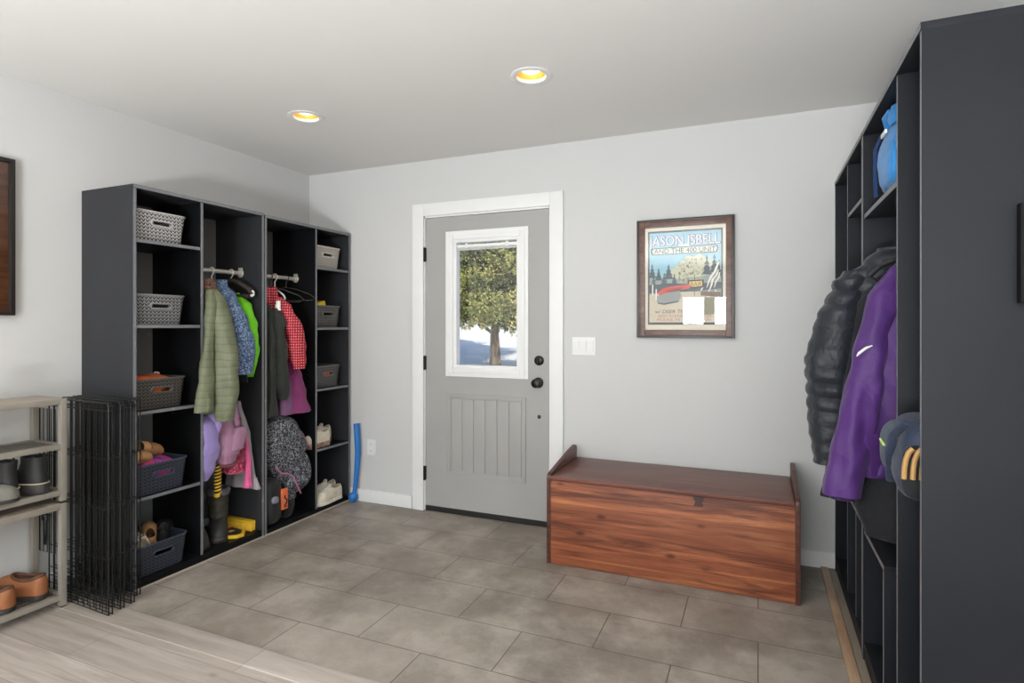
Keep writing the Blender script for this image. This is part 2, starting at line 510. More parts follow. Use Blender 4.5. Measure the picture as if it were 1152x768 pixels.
mb = MB(); mb.box(WL-0.12, YR-0.1, 0, WL, WB+0.12, CH); struct('wall_left', mb, M['wall'], world=False)
DX0, DX1, DZ = -2.17, -1.22, 2.06      # rough door opening
mb = MB()
mb.box(WL-0.1, WB, 0, DX0, WB+0.12, CH); mb.box(DX1, WB, 0, XR+0.1, WB+0.12, CH); mb.box(DX0, WB, DZ, DX1, WB+0.12, CH)
struct('wall_back', mb, M['wall'], world=False)
mb = MB(); mb.box(0.80, 1.66, 0, 0.92, WB, CH); struct('wall_right', mb, M['wall'], world=False)
# far side of the room behind the camera: two walls with window openings cut through
RW = [(-3.0, -2.25, 0.5, 2.1), (-1.40, -0.96, 1.30, 1.87), (-0.80, -0.36, 1.30, 1.87), (0.3, 2.6, 0.5, 2.1)]  # first and last openings are added, unseen, to brighten the back wall
RP = [44, 22, 22, 46]
mb = MB(); xs = [WL-0.1]+[v for r_ in RW for v in r_[:2]]+[XR+0.1]
for a, c in ((0, 1), (2, 3), (4, 5), (6, 7), (8, 9)): mb.box(xs[a], YR-0.12, 0, xs[c], YR, CH)
for (x0, x1, z0, z1) in RW: mb.box(x0, YR-0.12, 0, x1, YR, z0); mb.box(x0, YR-0.12, z1, x1, YR, CH)
struct('wall_rear', mb, M['wall'], world=False)
SW = (-3.6, 0.6, 0.35, 2.15)
mb = MB()
mb.box(XR, YR, 0, XR+0.12, SW[0], CH); mb.box(XR, SW[1], 0, XR+0.12, WB, CH)
mb.box(XR, SW[0], 0, XR+0.12, SW[1], SW[2]); mb.box(XR, SW[0], SW[3], XR+0.12, SW[1], CH)
struct('wall_front', mb, M['wall'], world=False)
def window(name, axis, a0, a1, z0, z1, pos, out):
    """casing + mullion + pane set in an opening; axis 'x' runs along x"""
    def bx(m, u0, zz0, u1, zz1, d0, d1, **k):
        if axis == 'x': m.box(u0, min(d0, d1), zz0, u1, max(d0, d1), zz1, **k)
        else: m.box(min(d0, d1), u0, zz0, max(d0, d1), u1, zz1, **k)
    m = MB(); w = 0.05
    bx(m, a0, z0, a0+w*0.4, z1, pos, pos+out*0.1); bx(m, a1-w*0.4, z0, a1, z1, pos, pos+out*0.1)
    bx(m, a0, z0, a1, z0+w*0.4, pos, pos+out*0.1); bx(m, a0, z1-w*0.4, a1, z1, pos, pos+out*0.1)
    o = struct(name, m, M['white'], world=False)
    g = MB(); bx(g, a0, z0, a1, z1, pos+out*0.06, pos+out*0.064); g.build('window_pane', M['glass'], o, world=False)
for i, (x0, x1, z0, z1) in enumerate(RW): window('window_%d' % (i+1), 'x', x0, x1, z0, z1, YR, -1)
window('window_5', 'y', SW[0], SW[1], SW[2], SW[3], XR, 1)

# baseboards
mb = MB(); mb.box(WL, WB-0.014, 0, -2.255, WB, 0.088, bev=0.003)
mb.box(-1.13, WB-0.014, 0, 0.80, WB, 0.088, bev=0.003)
struct('baseboard_back', mb, M['white'], world=False)
mb = MB(); mb.box(WL, YR, 0, WL+0.014, WB, 0.088, bev=0.003); struct('baseboard_left', mb, M['white'], world=False)

# ------------------------------------------------------------------ the door
TF = WB-0.018
mb = MB()
mb.box(-2.247, TF, 0, -2.158, WB+0.002, 2.145, bev=0.003); mb.box(-1.222, TF, 0, -1.133, WB+0.002, 2.145, bev=0.003)
mb.box(-2.158, TF, 2.058, -1.222, WB+0.002, 2.145, bev=0.003)
mb.box(DX0, WB, 0, -2.152, WB+0.12, 2.058); mb.box(-1.232, WB, 0, DX1, WB+0.12, 2.058); mb.box(DX0, WB, 2.046, DX1, WB+0.12, 2.06)
struct('trim_2', mb, M['white'], world=False)
DY0, DY1 = WB+0.004, WB+0.048
dx0, dx1, dz0, dz1 = -2.148, -1.236, 0.012, 2.043
gx0, gx1, gz0, gz1 = -1.905, -1.452, 1.02, 1.862
mb = MB()
mb.box(dx0, DY0, dz0, gx0, DY1, dz1); mb.box(gx1, DY0, dz0, dx1, DY1, dz1)
mb.box(gx0, DY0, gz1, gx1, DY1, dz1)
px0, px1, pz0, pz1 = -1.958, -1.41, 0.285, 0.805
mb.box(gx0, DY0, 0.0+dz0, gx1, DY1, gz0)
door = struct('door_1', mb, M['door'], world=False)
# glazed light: stepped moulding
mb = MB()
def frame(m, x0, x1, z0, z1, w, ya, yb, bev=0.003):
    m.box(x0, ya, z0, x0+w, yb, z1, bev=bev); m.box(x1-w, ya, z0, x1, yb, z1, bev=bev)
    m.box(x0+w, ya, z0, x1-w, yb, z0+w, bev=bev); m.box(x0+w, ya, z1-w, x1-w, yb, z1, bev=bev)
frame(mb, -1.985, -1.372, 0.945, 1.94, 0.028, DY0-0.010, DY0+0.001)
frame(mb, -1.960, -1.397, 0.970, 1.915, 0.034, DY0-0.016, DY0+0.001, 0.005)
frame(mb, -1.928, -1.429, 1.000, 1.885, 0.026, DY0-0.007, DY1)
mb.build('window_frame', M['white'], door, world=False)
mb = MB(); mb.box(gx0-0.01, DY0+0.020, gz0-0.01, gx1+0.01, DY0+0.024, gz1+0.01); mb.build('window_pane', M['glass'], door, world=False)
# raised mini blind at the head of the glass
mb = MB(); mb.box(gx0+0.004, DY0+0.004, 1.826, gx1-0.004, DY0+0.016, 1.846, bev=0.002)
for k in range(4): mb.box(gx0+0.006, DY0+0.004, 1.808+k*0.0045, gx1-0.006, DY0+0.016, 1.810+k*0.0045)
bl = mb.build('blind', M['white'], door, world=False)
for x in (-1.83, -1.53):
    mb = MB(); mb.box(x-0.008, DY0+0.001, 1.820, x+0.008, DY0+0.016, 1.856, bev=0.002); mb.build('blind_clip', M['white'], bl, world=False)
# moulded lower panel with vertical beads
mb = MB(); frame(mb, -1.977, -1.391, 0.266, 0.824, 0.022, DY0-0.009, DY0+0.001, 0.004)
frame(mb, -1.957, -1.411, 0.286, 0.804, 0.012, DY0-0.005, DY0+0.001, 0.002)
n = 6; w = (1.945-1.423)/n
for k in range(n): mb.box(-1.945+k*w+0.002, DY0-0.006, 0.298, -1.945+(k+1)*w-0.002, DY0+0.001, 0.792, bev=0.004)
mb.build('lower_panel', M['door'], door, world=False)
def disc(m, x, z, prof): m.lathe([(r, -h) for r, h in prof], (x, DY0, z), axis='y', n=28)
mb = MB(); disc(mb, -1.305, 0.925, [(0.034, 0), (0.034, 0.006), (0.026, 0.012), (0.012, 0.014), (0.012, 0.034), (0.024, 0.038), (0.030, 0.050), (0.028, 0.062), (0.016, 0.068), (0, 0.069)])
mb.build('door_knob', M['bronze'], door, world=False)
mb = MB(); disc(mb, -1.300, 1.068, [(0.032, 0), (0.032, 0.008), (0.026, 0.015), (0.018, 0.017), (0, 0.018)])
mb.box(-1.304, DY0-0.034, 1.050, -1.296, DY0-0.015, 1.086, bev=0.003); mb.build('deadbolt', M['bronze'], door, world=False)
mb = MB(); disc(mb, -1.300, 0.705, [(0.012, 0), (0.012, 0.003), (0.006, 0.006), (0, 0.006)]); mb.build('bolt_plug', M['bronze'], door, world=False)
for z in (1.79, 1.033, 0.262):
    mb = MB(); mb.lathe([(0.007, z-0.05), (0.007, z+0.05)], (-2.153, TF+0.006, 0), n=12)
    mb.box(-2.160, TF+0.006, z-0.048, -2.143, DY0+0.003, z+0.048, bev=0.001); mb.build('hinge', M['bronze'], door, world=False)
mb = MB(); mb.box(dx0, DY0-0.003, 0.004, dx1, DY1, 0.036); mb.build('door_sweep', M['blackrub'], door, world=False)
mb = MB(); mb.box(DX0+0.02, WB-0.001, -0.02, DX1-0.012, WB+0.13, 0.006); struct('trim_3', mb, M['bronze'], world=False)

# ------------------------------------------------------------------ floor strips by the right lockers
mb = MB(); mb.box(0.305, 1.66, 0, 0.343, WB-0.015, 0.012, bev=0.004); struct('trim_4', mb, M['oakstrip'], world=False)
mb = MB(); mb.box(0.345, 1.66, 0, 0.377, WB-0.015, 0.008, bev=0.002); struct('trim_5', mb, M['greystrip'], world=False)

# ------------------------------------------------------------------ can lights
M['gold'] = plain('gold_reflector', (222, 176, 84), 0.4, 0.3)
M['bulb'] = mat_emit('lit_bulb', (1, 0.86, 0.6, 1), 2.9)
for i, (lx, ly) in enumerate(LIGHTS):
    lab = ('lit recessed can light with gold reflector above the door' if i else 'lit recessed can light nearer the left lockers')
    t = thing('recessed_light', lab, 'ceiling light', (lx, ly, CH), 0, None)
    mb = MB(); mb.lathe([(0.073, 0.004), (0.095, 0.0), (0.097, -0.004), (0.085, -0.007), (0.070, -0.005), (0.068, 0.01)], n=40, caps=False); mb.build('trim_ring', M['white'], t, world=False)
    mb = MB(); mb.lathe([(0.070, 0.0), (0.066, 0.03), (0.056, 0.07), (0.050, 0.10), (0.0, 0.102)], n=40, caps=False); mb.build('reflector', M['gold'], t, world=False)
    mb = MB(); mb.lathe([(0, 0.015), (0.030, 0.017), (0.043, 0.024), (0.046, 0.04), (0.032, 0.07), (0.016, 0.098), (0.0, 0.1)], n=24); mb.build('bulb', M['bulb'], t, world=False)

# ------------------------------------------------------------------ switch and outlet
mb = MB(); mb.box(-1.075, WB-0.007, 1.108, -0.925, WB, 1.222, bev=0.003)
sw = mb.build('light_switch', M['white']); tag(sw, 'white three rocker light switch plate right of the grey door', 'light switch')
for k in range(3):
    mb = MB(); x = -1.000+(k-1)*0.045
    mb.box(x-0.017, WB-0.012, 1.132, x+0.017, WB-0.004, 1.198, bev=0.002, rot=Matrix.Rotation(R(4), 3, 'X')); mb.build('rocker', M['white'], sw)
mb = MB(); mb.box(-2.644, WB-0.007, 0.345, -2.569, WB, 0.459, bev=0.003)
ou = mb.build('wall_outlet', M['white']); tag(ou, 'white wall outlet low on the wall between lockers and door', 'outlet')
for z in (0.378, 0.426):
    mb = MB(); mb.lathe([(0.017, 0), (0.017, -0.003), (0, -0.003)], (-2.6065, WB-0.006, z), axis='y', n=20); sk = mb.build('socket', M['white'], ou)
    for dx in (-0.006, 0.006):
        mb = MB(); mb.box(-2.6065+dx-0.001, WB-0.0098, z-0.005, -2.6065+dx+0.001, WB-0.008, z+0.005); mb.build('slot', M['blackrub'], sk)

# ------------------------------------------------------------------ the chest
t = thing('storage_chest', 'reddish stained pine storage chest with dark lid under the poster', 'chest', (-0.44, 3.2, 0))
cx0, cx1, cyf, cyb = -1.061, 0.180, 2.975, 3.475
mb = MB(); mb.box(cx0+0.022, cyf+0.004, 0.004, cx1-0.022, cyf+0.026, 0.452, bev=0.002); fp = mb.build('front_panel', M['chestfront'], t)
mb = MB(); mb.prism([(-0.299, cyf+0.003, 0.452), (-0.239, cyf+0.003, 0.452), (-0.252, cyf+0.003, 0.425), (-0.246, cyf+0.003, 0.404), (-0.293, cyf+0.003, 0.404), (-0.286, cyf+0.003, 0.425)], (0, 0.006, 0)); mb.build('wood_plug', M['chestpatch'], fp)
mb = MB(); mb.box(cx0+0.022, cyb-0.02, 0.004, cx1-0.022, cyb, 0.46); mb.build('back_panel', M['chestend'], t)
mb = MB(); mb.box(cx0+0.024, cyf-0.004, 0.455, cx1-0.024, cyb, 0.477, bev=0.004); mb.build('lid', M['chestlid'], t)
for x in (cx0, cx1-0.022):
    pr = [(x, cyf, 0.0), (x, cyf, 0.462), (x, cyf+0.006, 0.480), (x, cyf+0.02, 0.488), (x, cyb-0.13, 0.545), (x, cyb-0.02, 0.556), (x, cyb-0.005, 0.550), (x, cyb, 0.535), (x, cyb, 0.0)]
    mb = MB(); mb.prism(pr, (0.022, 0, 0), bev=0.003); mb.build('end_panel', M['chestend'], t)

# ------------------------------------------------------------------ lights
def area(name, loc, rot, sx, sy, power, col=(1, 1, 1)):
    l = bpy.data.lights.new(name, 'AREA'); l.shape = 'RECTANGLE'; l.size = sx; l.size_y = sy; l.energy = power; l.color = col
    o = bpy.data.objects.new(name, l); C.objects.link(o); o.location = loc; o.rotation_euler = rot; return o
# daylight through the rear and side windows, with fill from the added wide ones
for i, (x0, x1, z0, z1) in enumerate(RW):
    area('rear_daylight_and_fill', ((x0+x1)/2, YR+0.02, (z0+z1)/2), (R(90), 0, 0), x1-x0-0.05, z1-z0-0.05, RP[i], (0.93, 0.97, 1))
area('side_window_daylight', (XR-0.02, (SW[0]+SW[1])/2, (SW[2]+SW[3])/2), (0, R(90), 0), SW[3]-SW[2], SW[1]-SW[0], 26, (0.92, 0.965, 1))
# more ceiling can lights on behind the camera
for (x, y) in ((-2.3, 0.6), (-0.97, 0.6), (0.9, 0.4), (-2.3, -1.6), (-0.97, -1.6), (1.2, -1.6)):
    a = area('can_light', (x, y, CH-0.012), (0, 0, 0), 0.14, 0.14, 5, (1, 0.98, 0.95)); a.data.shape = 'DISK'
for (lx, ly) in LIGHTS:
    l = bpy.data.lights.new('can_bulb', 'SPOT'); l.energy = 7; l.spot_size = R(165); l.spot_blend = 1.0; l.shadow_soft_size = 0.04; l.color = (1, 0.95, 0.88)
    o = bpy.data.objects.new('can_bulb', l); C.objects.link(o); o.location = (lx, ly, CH-0.01)
area('added_uplight', (-0.5, -2.2, 0.5), (R(180), 0, 0), 0.9, 0.9, 535, (0.93, 0.968, 1))  # unseen fill added to brighten the ceiling; no lamp stands here
sun = bpy.data.lights.new('sun', 'SUN'); sun.energy = 5.2; sun.angle = R(0.6); sun.color = (1, 0.95, 0.86)
so = bpy.data.objects.new('sun', sun); C.objects.link(so)
d = Vector((-0.66, 0.50, -0.56)); so.rotation_euler = d.to_track_quat('-Z', 'Y').to_euler(); so.location = (6, -3, 8)
w = bpy.data.worlds.new('sky'); sc.world = w; w.use_nodes = True
nt = w.node_tree; sk = nt.nodes.new('ShaderNodeTexSky'); sk.sky_type = 'NISHITA'; sk.sun_disc = False; sk.sun_elevation = R(33); sk.sun_rotation = R(120)
nt.links.new(sk.outputs[0], nt.nodes['Background'].inputs[0]); nt.nodes['Background'].inputs[1].default_value = 0.2

# ------------------------------------------------------------------ outdoors
mb = MB(); g = []
ys = [WB+0.15]+[4+0.5*k for k in range(56)]+[34, 38, 46, 60, 90, 130]
def gz(x, y):
    pr = ((0, -0.12), (5, -0.12), (11, 0.0), (13.6, 0.18), (16, 0.66), (20, 1.18), (26, 1.50), (40, 1.72), (130, 2.6))
    for (ya, za), (yb, zb) in zip(pr, pr[1:]):
        if ya <= y <= yb: z = za+(zb-za)*(y-ya)/(yb-ya)
    z += 0.22*noise.noise(Vector((x*0.22, y*0.22, 2.0)))*min(1, max(0, y-6)/8)
    return z
for y in ys:
    row = []
    for k in range(41):
        x = -9+ (k-20)*0.055*(y+10)-0.42*(y-12)
        row.append(Vector((x, y, gz(x, y))))
    g.append(row)
mb.loft(g, cap0=False, cap1=False, closed=False)
gr = mb.build('snowy_ground', M['snow'], world=False); gr['kind'] = 'structure'
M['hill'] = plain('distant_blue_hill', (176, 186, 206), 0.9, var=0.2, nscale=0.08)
mb = MB(); top = []; bot = []
for k in range(60):
    x = -260+k*6.5; h = 5.6+3.0*noise.noise(Vector((k*0.13, 3.3, 0)))+1.2*noise.noise(Vector((k*0.5, 1.3, 0)))
    bot.append(Vector((x, 135, -1))); top.append(Vector((x, 150, h)))
back = [p+Vector((0, 40, -3)) for p in top]
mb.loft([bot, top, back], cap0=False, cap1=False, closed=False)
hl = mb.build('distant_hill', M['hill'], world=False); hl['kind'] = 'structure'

def blob_tree(label, base, H, crown_z, rad, cl, seed, leafmats, nleaf):
    rnd = random.Random(seed)
    t = thing('juniper_tree', label, 'tree', base)
    B = Vector(base)
    mb = MB(); pts = [(0, 0, -0.2), (0.01, 0, 0.3), (-0.02, 0.02, 0.9), (0.05, 0, 1.6), (0.02, 0.0, 2.6), (0, 0, H*0.8)]
    mb.tube([B+Vector(p) for p in pts], [0.19, 0.145, 0.115, 0.10, 0.07, 0.03], n=14)
    mb.build('trunk', mat_bark('juniper_bark_%d' % seed, (96, 82, 70), (150, 134, 118)), t)
    cent = []
    for k in range(cl):
        u = rnd.random(); z = crown_z+(H-crown_z)*u
        prof = rad*(math.sin(PI*min(1, (u*0.86+0.17)))**0.6)
        a = rnd.random()*2*PI; rr = prof*math.sqrt(rnd.random())
        cent.append((Vector((rr*math.cos(a), rr*math.sin(a), z)), 0.22+0.22*rnd.random()))
    for k in range(14):
        c, s = cent[k*5 % len(cent)]
        mb = MB(); p0 = Vector((0, 0, max(0.9, c.z-0.7))); mb.tube([B+p0, B+p0.lerp(c, 0.5)+Vector((0, 0, 0.05)), B+c], [0.05, 0.035, 0.015], n=6)
        mb.build('branch', bpy.data.materials['juniper_bark_%d' % seed], t)
    mb = MB(); bm = mb.bm
    for (c, s) in cent:
        mi = rnd.randrange(len(leafmats))
        for j in range(nleaf):
            dirv = Vector((rnd.gauss(0, 1), rnd.gauss(0, 1), rnd.gauss(0, 1))).normalized()
            p = B+c+Vector((dirv.x*1.15, dirv.y*1.15, dirv.z*0.8))*s*(0.55+0.45*rnd.random())
            ax = (dirv+Vector((rnd.uniform(-.6, .6), rnd.uniform(-.6, .6), rnd.uniform(-.2, .8)))).normalized()
            sd = ax.cross(Vector((rnd.uniform(-1, 1), rnd.uniform(-1, 1), rnd.uniform(-1, 1)))).normalized()
            L = 0.045+0.055*rnd.random(); W = 0.018+0.018*rnd.random()
            nn = ax.cross(sd)*W*0.6
            a = bm.verts.new(p-ax*L*0.4); b2 = bm.verts.new(p+sd*W); c2 = bm.verts.new(p+ax*L); d2 = bm.verts.new(p-sd*W); e2 = bm.verts.new(p+nn)
            for tri in ((a, b2, e2), (b2, c2, e2), (c2, d2, e2), (d2, a, e2)): bm.faces.new(tri).material_index = mi if rnd.random() < 0.8 else rnd.randrange(len(leafmats))
    mb.build('foliage', leafmats, t, smooth=False)
LM = [mat_leaf('juniper_green', (112, 118, 62), (152, 156, 88), (186, 186, 118)), mat_leaf('juniper_yellow', (180, 172, 98), (212, 202, 130), (234, 222, 164)), mat_leaf('juniper_dark', (64, 74, 46), (88, 98, 60), (112, 120, 74))]
blob_tree('green juniper tree standing in the snow outside the door window', (-6.28, 13.63, gz(-6.28, 13.63)-0.02), 4.5, 1.18, 1.42, 270, 3, LM, 190)
blob_tree('juniper tree outside past the right edge of the door window shading the snow', (-3.2, 11.8, gz(-3.2, 11.8)-0.02), 3.0, 1.3, 0.7, 50, 5, LM, 110)

# ------------------------------------------------------------------ lockers
T = 0.018
def locker(label, xf, s, y0, y1, H, z0, yd, shelves, rail, loc, low=None, mats=None, group=None, rail_z=1.618, dep=0.395):
    """xf: front plane, s=+1 opens to +X, -1 opens to -X. shelves: [(ya, yb, ztop)]"""
    m = mats or [M['locker'], M['lockedge']]
    t = thing('open_locker', label, 'locker', loc, 0, group)
    xb = xf-s*dep; e = (s, 0, 0)
    def bx(name, x0, ya, za, x1, yb, zb, parent=t, mm=None, **k):
        b_ = MB(); b_.box(min(x0, x1), ya, za, max(x0, x1), yb, zb, bev=0.001, edge=e, **k); return b_.build(name, mm or m, parent)
    side = [M['lockside'], M['lockedge']] if mats is None else m
    bx('side_panel', xb, y0, 0.0, xf, y0+T, H-T, mm=side)
    bx('side_panel', xb, y1-T, 0.0, xf, y1, H-T, mm=side)
    bx('top_panel', xb, y0, H-T, xf+s*0.002, y1, H, mm=side)
    bx('bottom_panel', xb, y0+T, z0-T, xf-s*0.002, y1-T, z0, mm=m[0])
    bx('toe_kick', xf-s*0.022, y0+T, 0.0, xf-s*0.004, y1-T, z0-T, mm=m[0])
    if s > 0:
        b_ = MB(); b_.box(xf-0.001, y0+0.002, 0.0, xf+0.005, y1-0.002, 0.007, bev=0.001); b_.build('floor_seal', M['caulk'], t)
    bx('back_panel', xb, y0+T, z0, xb+s*0.006, y1-T, H-T)
    bx('divider', xb+s*0.006, yd-T/2, z0, xf-s*0.003, yd+T/2, H-T)
    for ya, yb, z in shelves: bx('shelf', xb+s*0.006, ya, z-T, xf-s*0.004, yb, z)
    if low:
        ya, yb, z, yv = low
        bx('low_shelf', xb+s*0.006, ya, z-T, xf-s*0.004, yb, z); bx('low_divider', xb+s*0.006, yv-T, z0, xf-s*0.004, yv, z-T)
    if rail:
        xr, ya, yb = rail
        b_ = MB(); b_.tube([(xr, ya+0.003, rail_z), (xr, yb-0.003, rail_z)], 0.0125, n=14); rl = b_.build('hanging_rail', M['chrome'], t)
        for y, d in ((ya, 1), (yb, -1)):
            b_ = MB(); b_.lathe([(0.0, 0), (0.026, 0.0), (0.026, d*0.004), (0.018, d*0.006), (0.018, d*0.016), (0.0128, d*0.016)], (xr, y, rail_z), axis='y', n=20)
            b_.box(xr-0.017, min(y, y+d*0.004), rail_z, xr+0.017, max(y, y+d*0.004), rail_z+0.035, bev=0.001); b_.build('rail_socket', M['chrome'], rl)
    return t
XF = -2.79
M['caulk'] = plain('pale_caulk', (176, 164, 150), 0.7)
# left pair against wall_left: unit nearest the shoe rack, then the unit in the corner
locker('black open locker beside the shoe rack with four baskets shelves on its left', XF, 1, 1.862, 2.672, 1.982, 0.043, 2.243,
       [(1.88, 2.234, z) for z in (1.720, 1.298, 0.870, 0.445)], (-2.965, 2.252, 2.654), (-2.99, 2.267, 0))
locker('black open locker in the room corner left of the door with shelves on its right', XF, 1, 2.676, 3.486, 1.975, 0.034, 3.130,
       [(3.139, 3.468, z) for z in (1.700, 1.281, 0.856, 0.440)], (-2.965, 2.694, 3.121), (-2.99, 3.081, 0))
MR = [M['locker_n'], M['lockedge']]
locker('tall black open locker at the right edge with scuffed side panel', 0.372, -1, 1.714, 2.600, 2.045, 0.075, 2.005,
       [(2.014, 2.582, 1.722)], (0.545, 2.014, 2.582), (0.57, 2.157, 0), low=(2.205, 2.582, 0.512, 2.223), mats=MR, rail_z=1.60)
locker('black open locker behind the jackets beside the back wall on the right', 0.372, -1, 2.604, 3.470, 2.045, 0.075, 3.030,
       [(2.622, 3.021, 1.80)], (0.545, 2.622, 3.021), (0.57, 3.037, 0), low=(2.622, 3.021, 0.53, 2.80), mats=MR, rail_z=1.60)

def coat_hook(locker_, x, y, z, s):
    """small hook screwed to the back panel, pointing out by s"""
    m = MB(); m.box(min(x, x+s*0.004), y-0.012, z-0.02, max(x, x+s*0.004), y+0.012, z+0.03, bev=0.001)
    m.tube([(x+s*0.003, y, z+0.01), (x+s*0.02, y, z-0.006), (x+s*0.034, y, z-0.004), (x+s*0.040, y, z+0.014)], 0.0035, n=8); m.build('coat_hook', M['chrome'], locker_)
LK = sorted([o for o in bpy.data.objects if o.name.startswith('open_locker')], key=lambda o: o.name)
for i_, x, y, z, s_ in ((0, -3.179, 2.31, 0.92, 1), (0, -3.179, 2.46, 0.95, 1), (0, -3.179, 2.56, 0.93, 1), (1, -3.179, 2.90, 0.88, 1), (2, 0.761, 1.87, 1.18, -1)): coat_hook(LK[i_], x, y, z, s_)
# ------------------------------------------------------------------ baskets
def basket_mesh(mats):
    w, d, h = 0.285, 0.33, 0.150; r = MB(); wt = 0.004
    lv = [(0.0, 0.90), (0.004, 0.905), (0.078, 0.95), (0.082, 0.952), (0.108, 0.972), (0.112, 0.974), (h-0.008, 0.992), (h, 1.0)]
    N = 5
    def ring(z, k, ins):
        W, D = w*k-2*ins, d*k-2*ins; rr = 0.035*k-ins*0.5; pts = []
        # front face runs along y at +x; extra points where the handle slot is cut
        hw, hd = W/2, D/2
        def arc(cx, cy, a0): return [Vector((cx+rr*math.cos(R(a0+90*i/N)), cy+rr*math.sin(R(a0+90*i/N)), z)) for i in range(N+1)]
        pts += arc(hd-rr, hw-rr, 0)
        pts += arc(-hd+rr, hw-rr, 90)
        pts += arc(-hd+rr, -hw+rr, 180)
        pts += arc(hd-rr, -hw+rr, 270)
        pts += [Vector((hd, y, z)) for y in (-0.05, -0.044, 0.044, 0.05)]
        return pts
    out = [ring(z, k, 0) for z, k in lv]; inn = [ring(max(z, 0.004), k, wt) for z, k in lv[1:]]
    bm = r.bm
    vo = [[bm.verts.new(p) for p in x] for x in out]; vi = [[bm.verts.new(p) for p in x] for x in inn]
    n = len(vo[0]); slot_j = n-3
    for L, off in ((vo, 0), (vi, 1)):
        for i in range(len(L)-1):
            for j in range(n):
                ii = i+off
                if j == slot_j and 3 <= ii <= 3 : continue
                bm.faces.new((L[i][j], L[i][(j+1) % n], L[i+1][(j+1) % n], L[i+1][j]))
    for j in range(n): bm.faces.new((vo[-1][j], vo[-1][(j+1) % n], vi[-1][(j+1) % n], vi[-1][j]))
    for V in (vo[0], vi[0]):
        c = bm.verts.new(sum((v.co for v in V), Vector())/n)
        for j in range(n): bm.faces.new((V[j], V[(j+1) % n], c))
    # slot walls
    o3, o4, i3, i4 = vo[3], vo[4], vi[2], vi[3]
    a, b_ = slot_j, slot_j+1
    for q in ((o3[a], o3[b_], i3[b_], i3[a]), (o4[a], o4[b_], i4[b_], i4[a]), (o3[a], o4[a], i4[a], i3[a]), (o3[b_], o4[b_], i4[b_], i3[b_])): bm.faces.new(q)
    return r
def basket(label, c, front, col, gap, group, rot=0.0):
    """c: centre of the base; front: +1 slot towards +X"""
    k = 'basket_%d_%d_%d' % col
    if k not in M: M[k] = mat_weave(k, col, gap); M[k+'r'] = plain(k+'r', col, 0.4)
    t = thing('storage_basket', label, 'basket', c, rot, group)
    basket_mesh(None).build('body', M[k], t, world=False, ang=50)
    m = MB(); pts = [p for p in rrect(0, 0, 0.33, 0.285, 0.035, 0.150)]; m.tube(pts, 0.0045, n=8, closed=True); m.build('rim', M[k+'r'], t, world=False)
    m = MB(); st = []
    for i in range(9): a = R(-90+180*i/8); st.append((0.0, 0.044+0.013*math.cos(a), 0.013*math.sin(a)))
    for i in range(9): a = R(90+180*i/8); st.append((0.0, -0.044+0.013*math.cos(a), 0.013*math.sin(a)))
    st = [(0.1622+(z)*0.09, y, 0.095+z) for x, y, z in st]
    m.tube(st, 0.0042, n=8, closed=True); m.build('handle_rim', M[k+'r'], t, world=False)
    return t
BX = -2.985
LG, RG = 'baskets in the locker beside the shoe rack', 'baskets in the corner locker'
basket('light grey woven basket alone on the topmost shelf of the locker beside the rack', (BX, 2.035, 1.7205), 1, (178, 177, 175), (30, 30, 32), LG)
basket('mid grey woven basket on the second shelf down above the one holding an orange cloth', (BX, 2.030, 1.2985), 1, (132, 132, 133), (20, 20, 22), LG)
basket('dark grey woven basket holding an orange cloth', (BX, 2.035, 0.8705), 1, (84, 80, 77), (14, 14, 14), LG)
basket('dark navy basket holding tan shoes and a pink cloth', (BX+0.02, 2.030, 0.4455), 1, (62, 68, 84), (8, 9, 12), LG, R(0))
basket('dark navy basket of mixed shoes at the bottom of the locker beside the rack', (BX+0.02, 2.030, 0.0435), 1, (56, 61, 76), (8, 9, 12), LG)
basket('off white woven basket on the top shelf of the corner locker', (BX, 3.285, 1.7005), 1, (204, 198, 188), (56, 53, 50), RG)
basket('grey woven basket holding a yellow carton on the corner locker shelf', (BX, 3.285, 1.2815), 1, (92, 89, 86), (18, 17, 17), RG)
basket('grey woven basket on the corner locker shelf above the spotted sneakers', (BX, 3.285, 0.8565), 1, (96, 94, 93), (18, 18, 18), RG)

# things in the baskets
M['orange'] = fabric('orange_fleece', (196, 92, 40)); M['pinkcl'] = mat_pattern('pink_blue_print', (206, 70, 130), (70, 80, 170), 'blotch', 22, 0.52)
m = MB(); m.blob((BX, 2.035, 0.98), (0.135, 0.115, 0.052), 3.0, amp=0.03, freq=22, seed=3); tag(m.build('folded_cloth', M['orange']), 'orange fleece cloth heaped in the dark grey basket', 'cloth')
m = MB(); m.box(BX-0.012, 2.112, 1.035, BX+0.010, 2.132, 1.043, bev=0.003, rot=Matrix.Rotation(R(15), 3, 'Y')); tag(m.build('paper_tag', M['white']), 'small white tag lying on the orange cloth', 'tag')
m = MB(); m.blob((BX+0.02, 2.04, 0.545), (0.135, 0.115, 0.062), 3.2, amp=0.02, freq=20, seed=8); tag(m.build('folded_cloth', M['pinkcl']), 'pink and blue printed cloth under the tan shoes in basket', 'cloth')
M['yellow'] = plain('yellow_card', (232, 204, 60), 0.5); M['cream'] = plain('cream_card', (228, 222, 180), 0.6)
t = thing('carton', 'yellow carton sticking out of a grey woven basket', 'box', (BX, 3.27, 1.30), 0)
m = MB(); rt = Matrix.Rotation(R(16), 3, 'X'); m.box(BX-0.05, 3.18, 1.37, BX+0.08, 3.36, 1.452, bev=0.002, rot=rt); m.build('card_body', M['yellow'], t)
m = MB(); m.box(BX+0.081, 3.20, 1.40, BX+0.083, 3.34, 1.425, rot=rt, piv=(BX+0.015, 3.27, 1.411)); m.build('card_label', M['cream'], t)
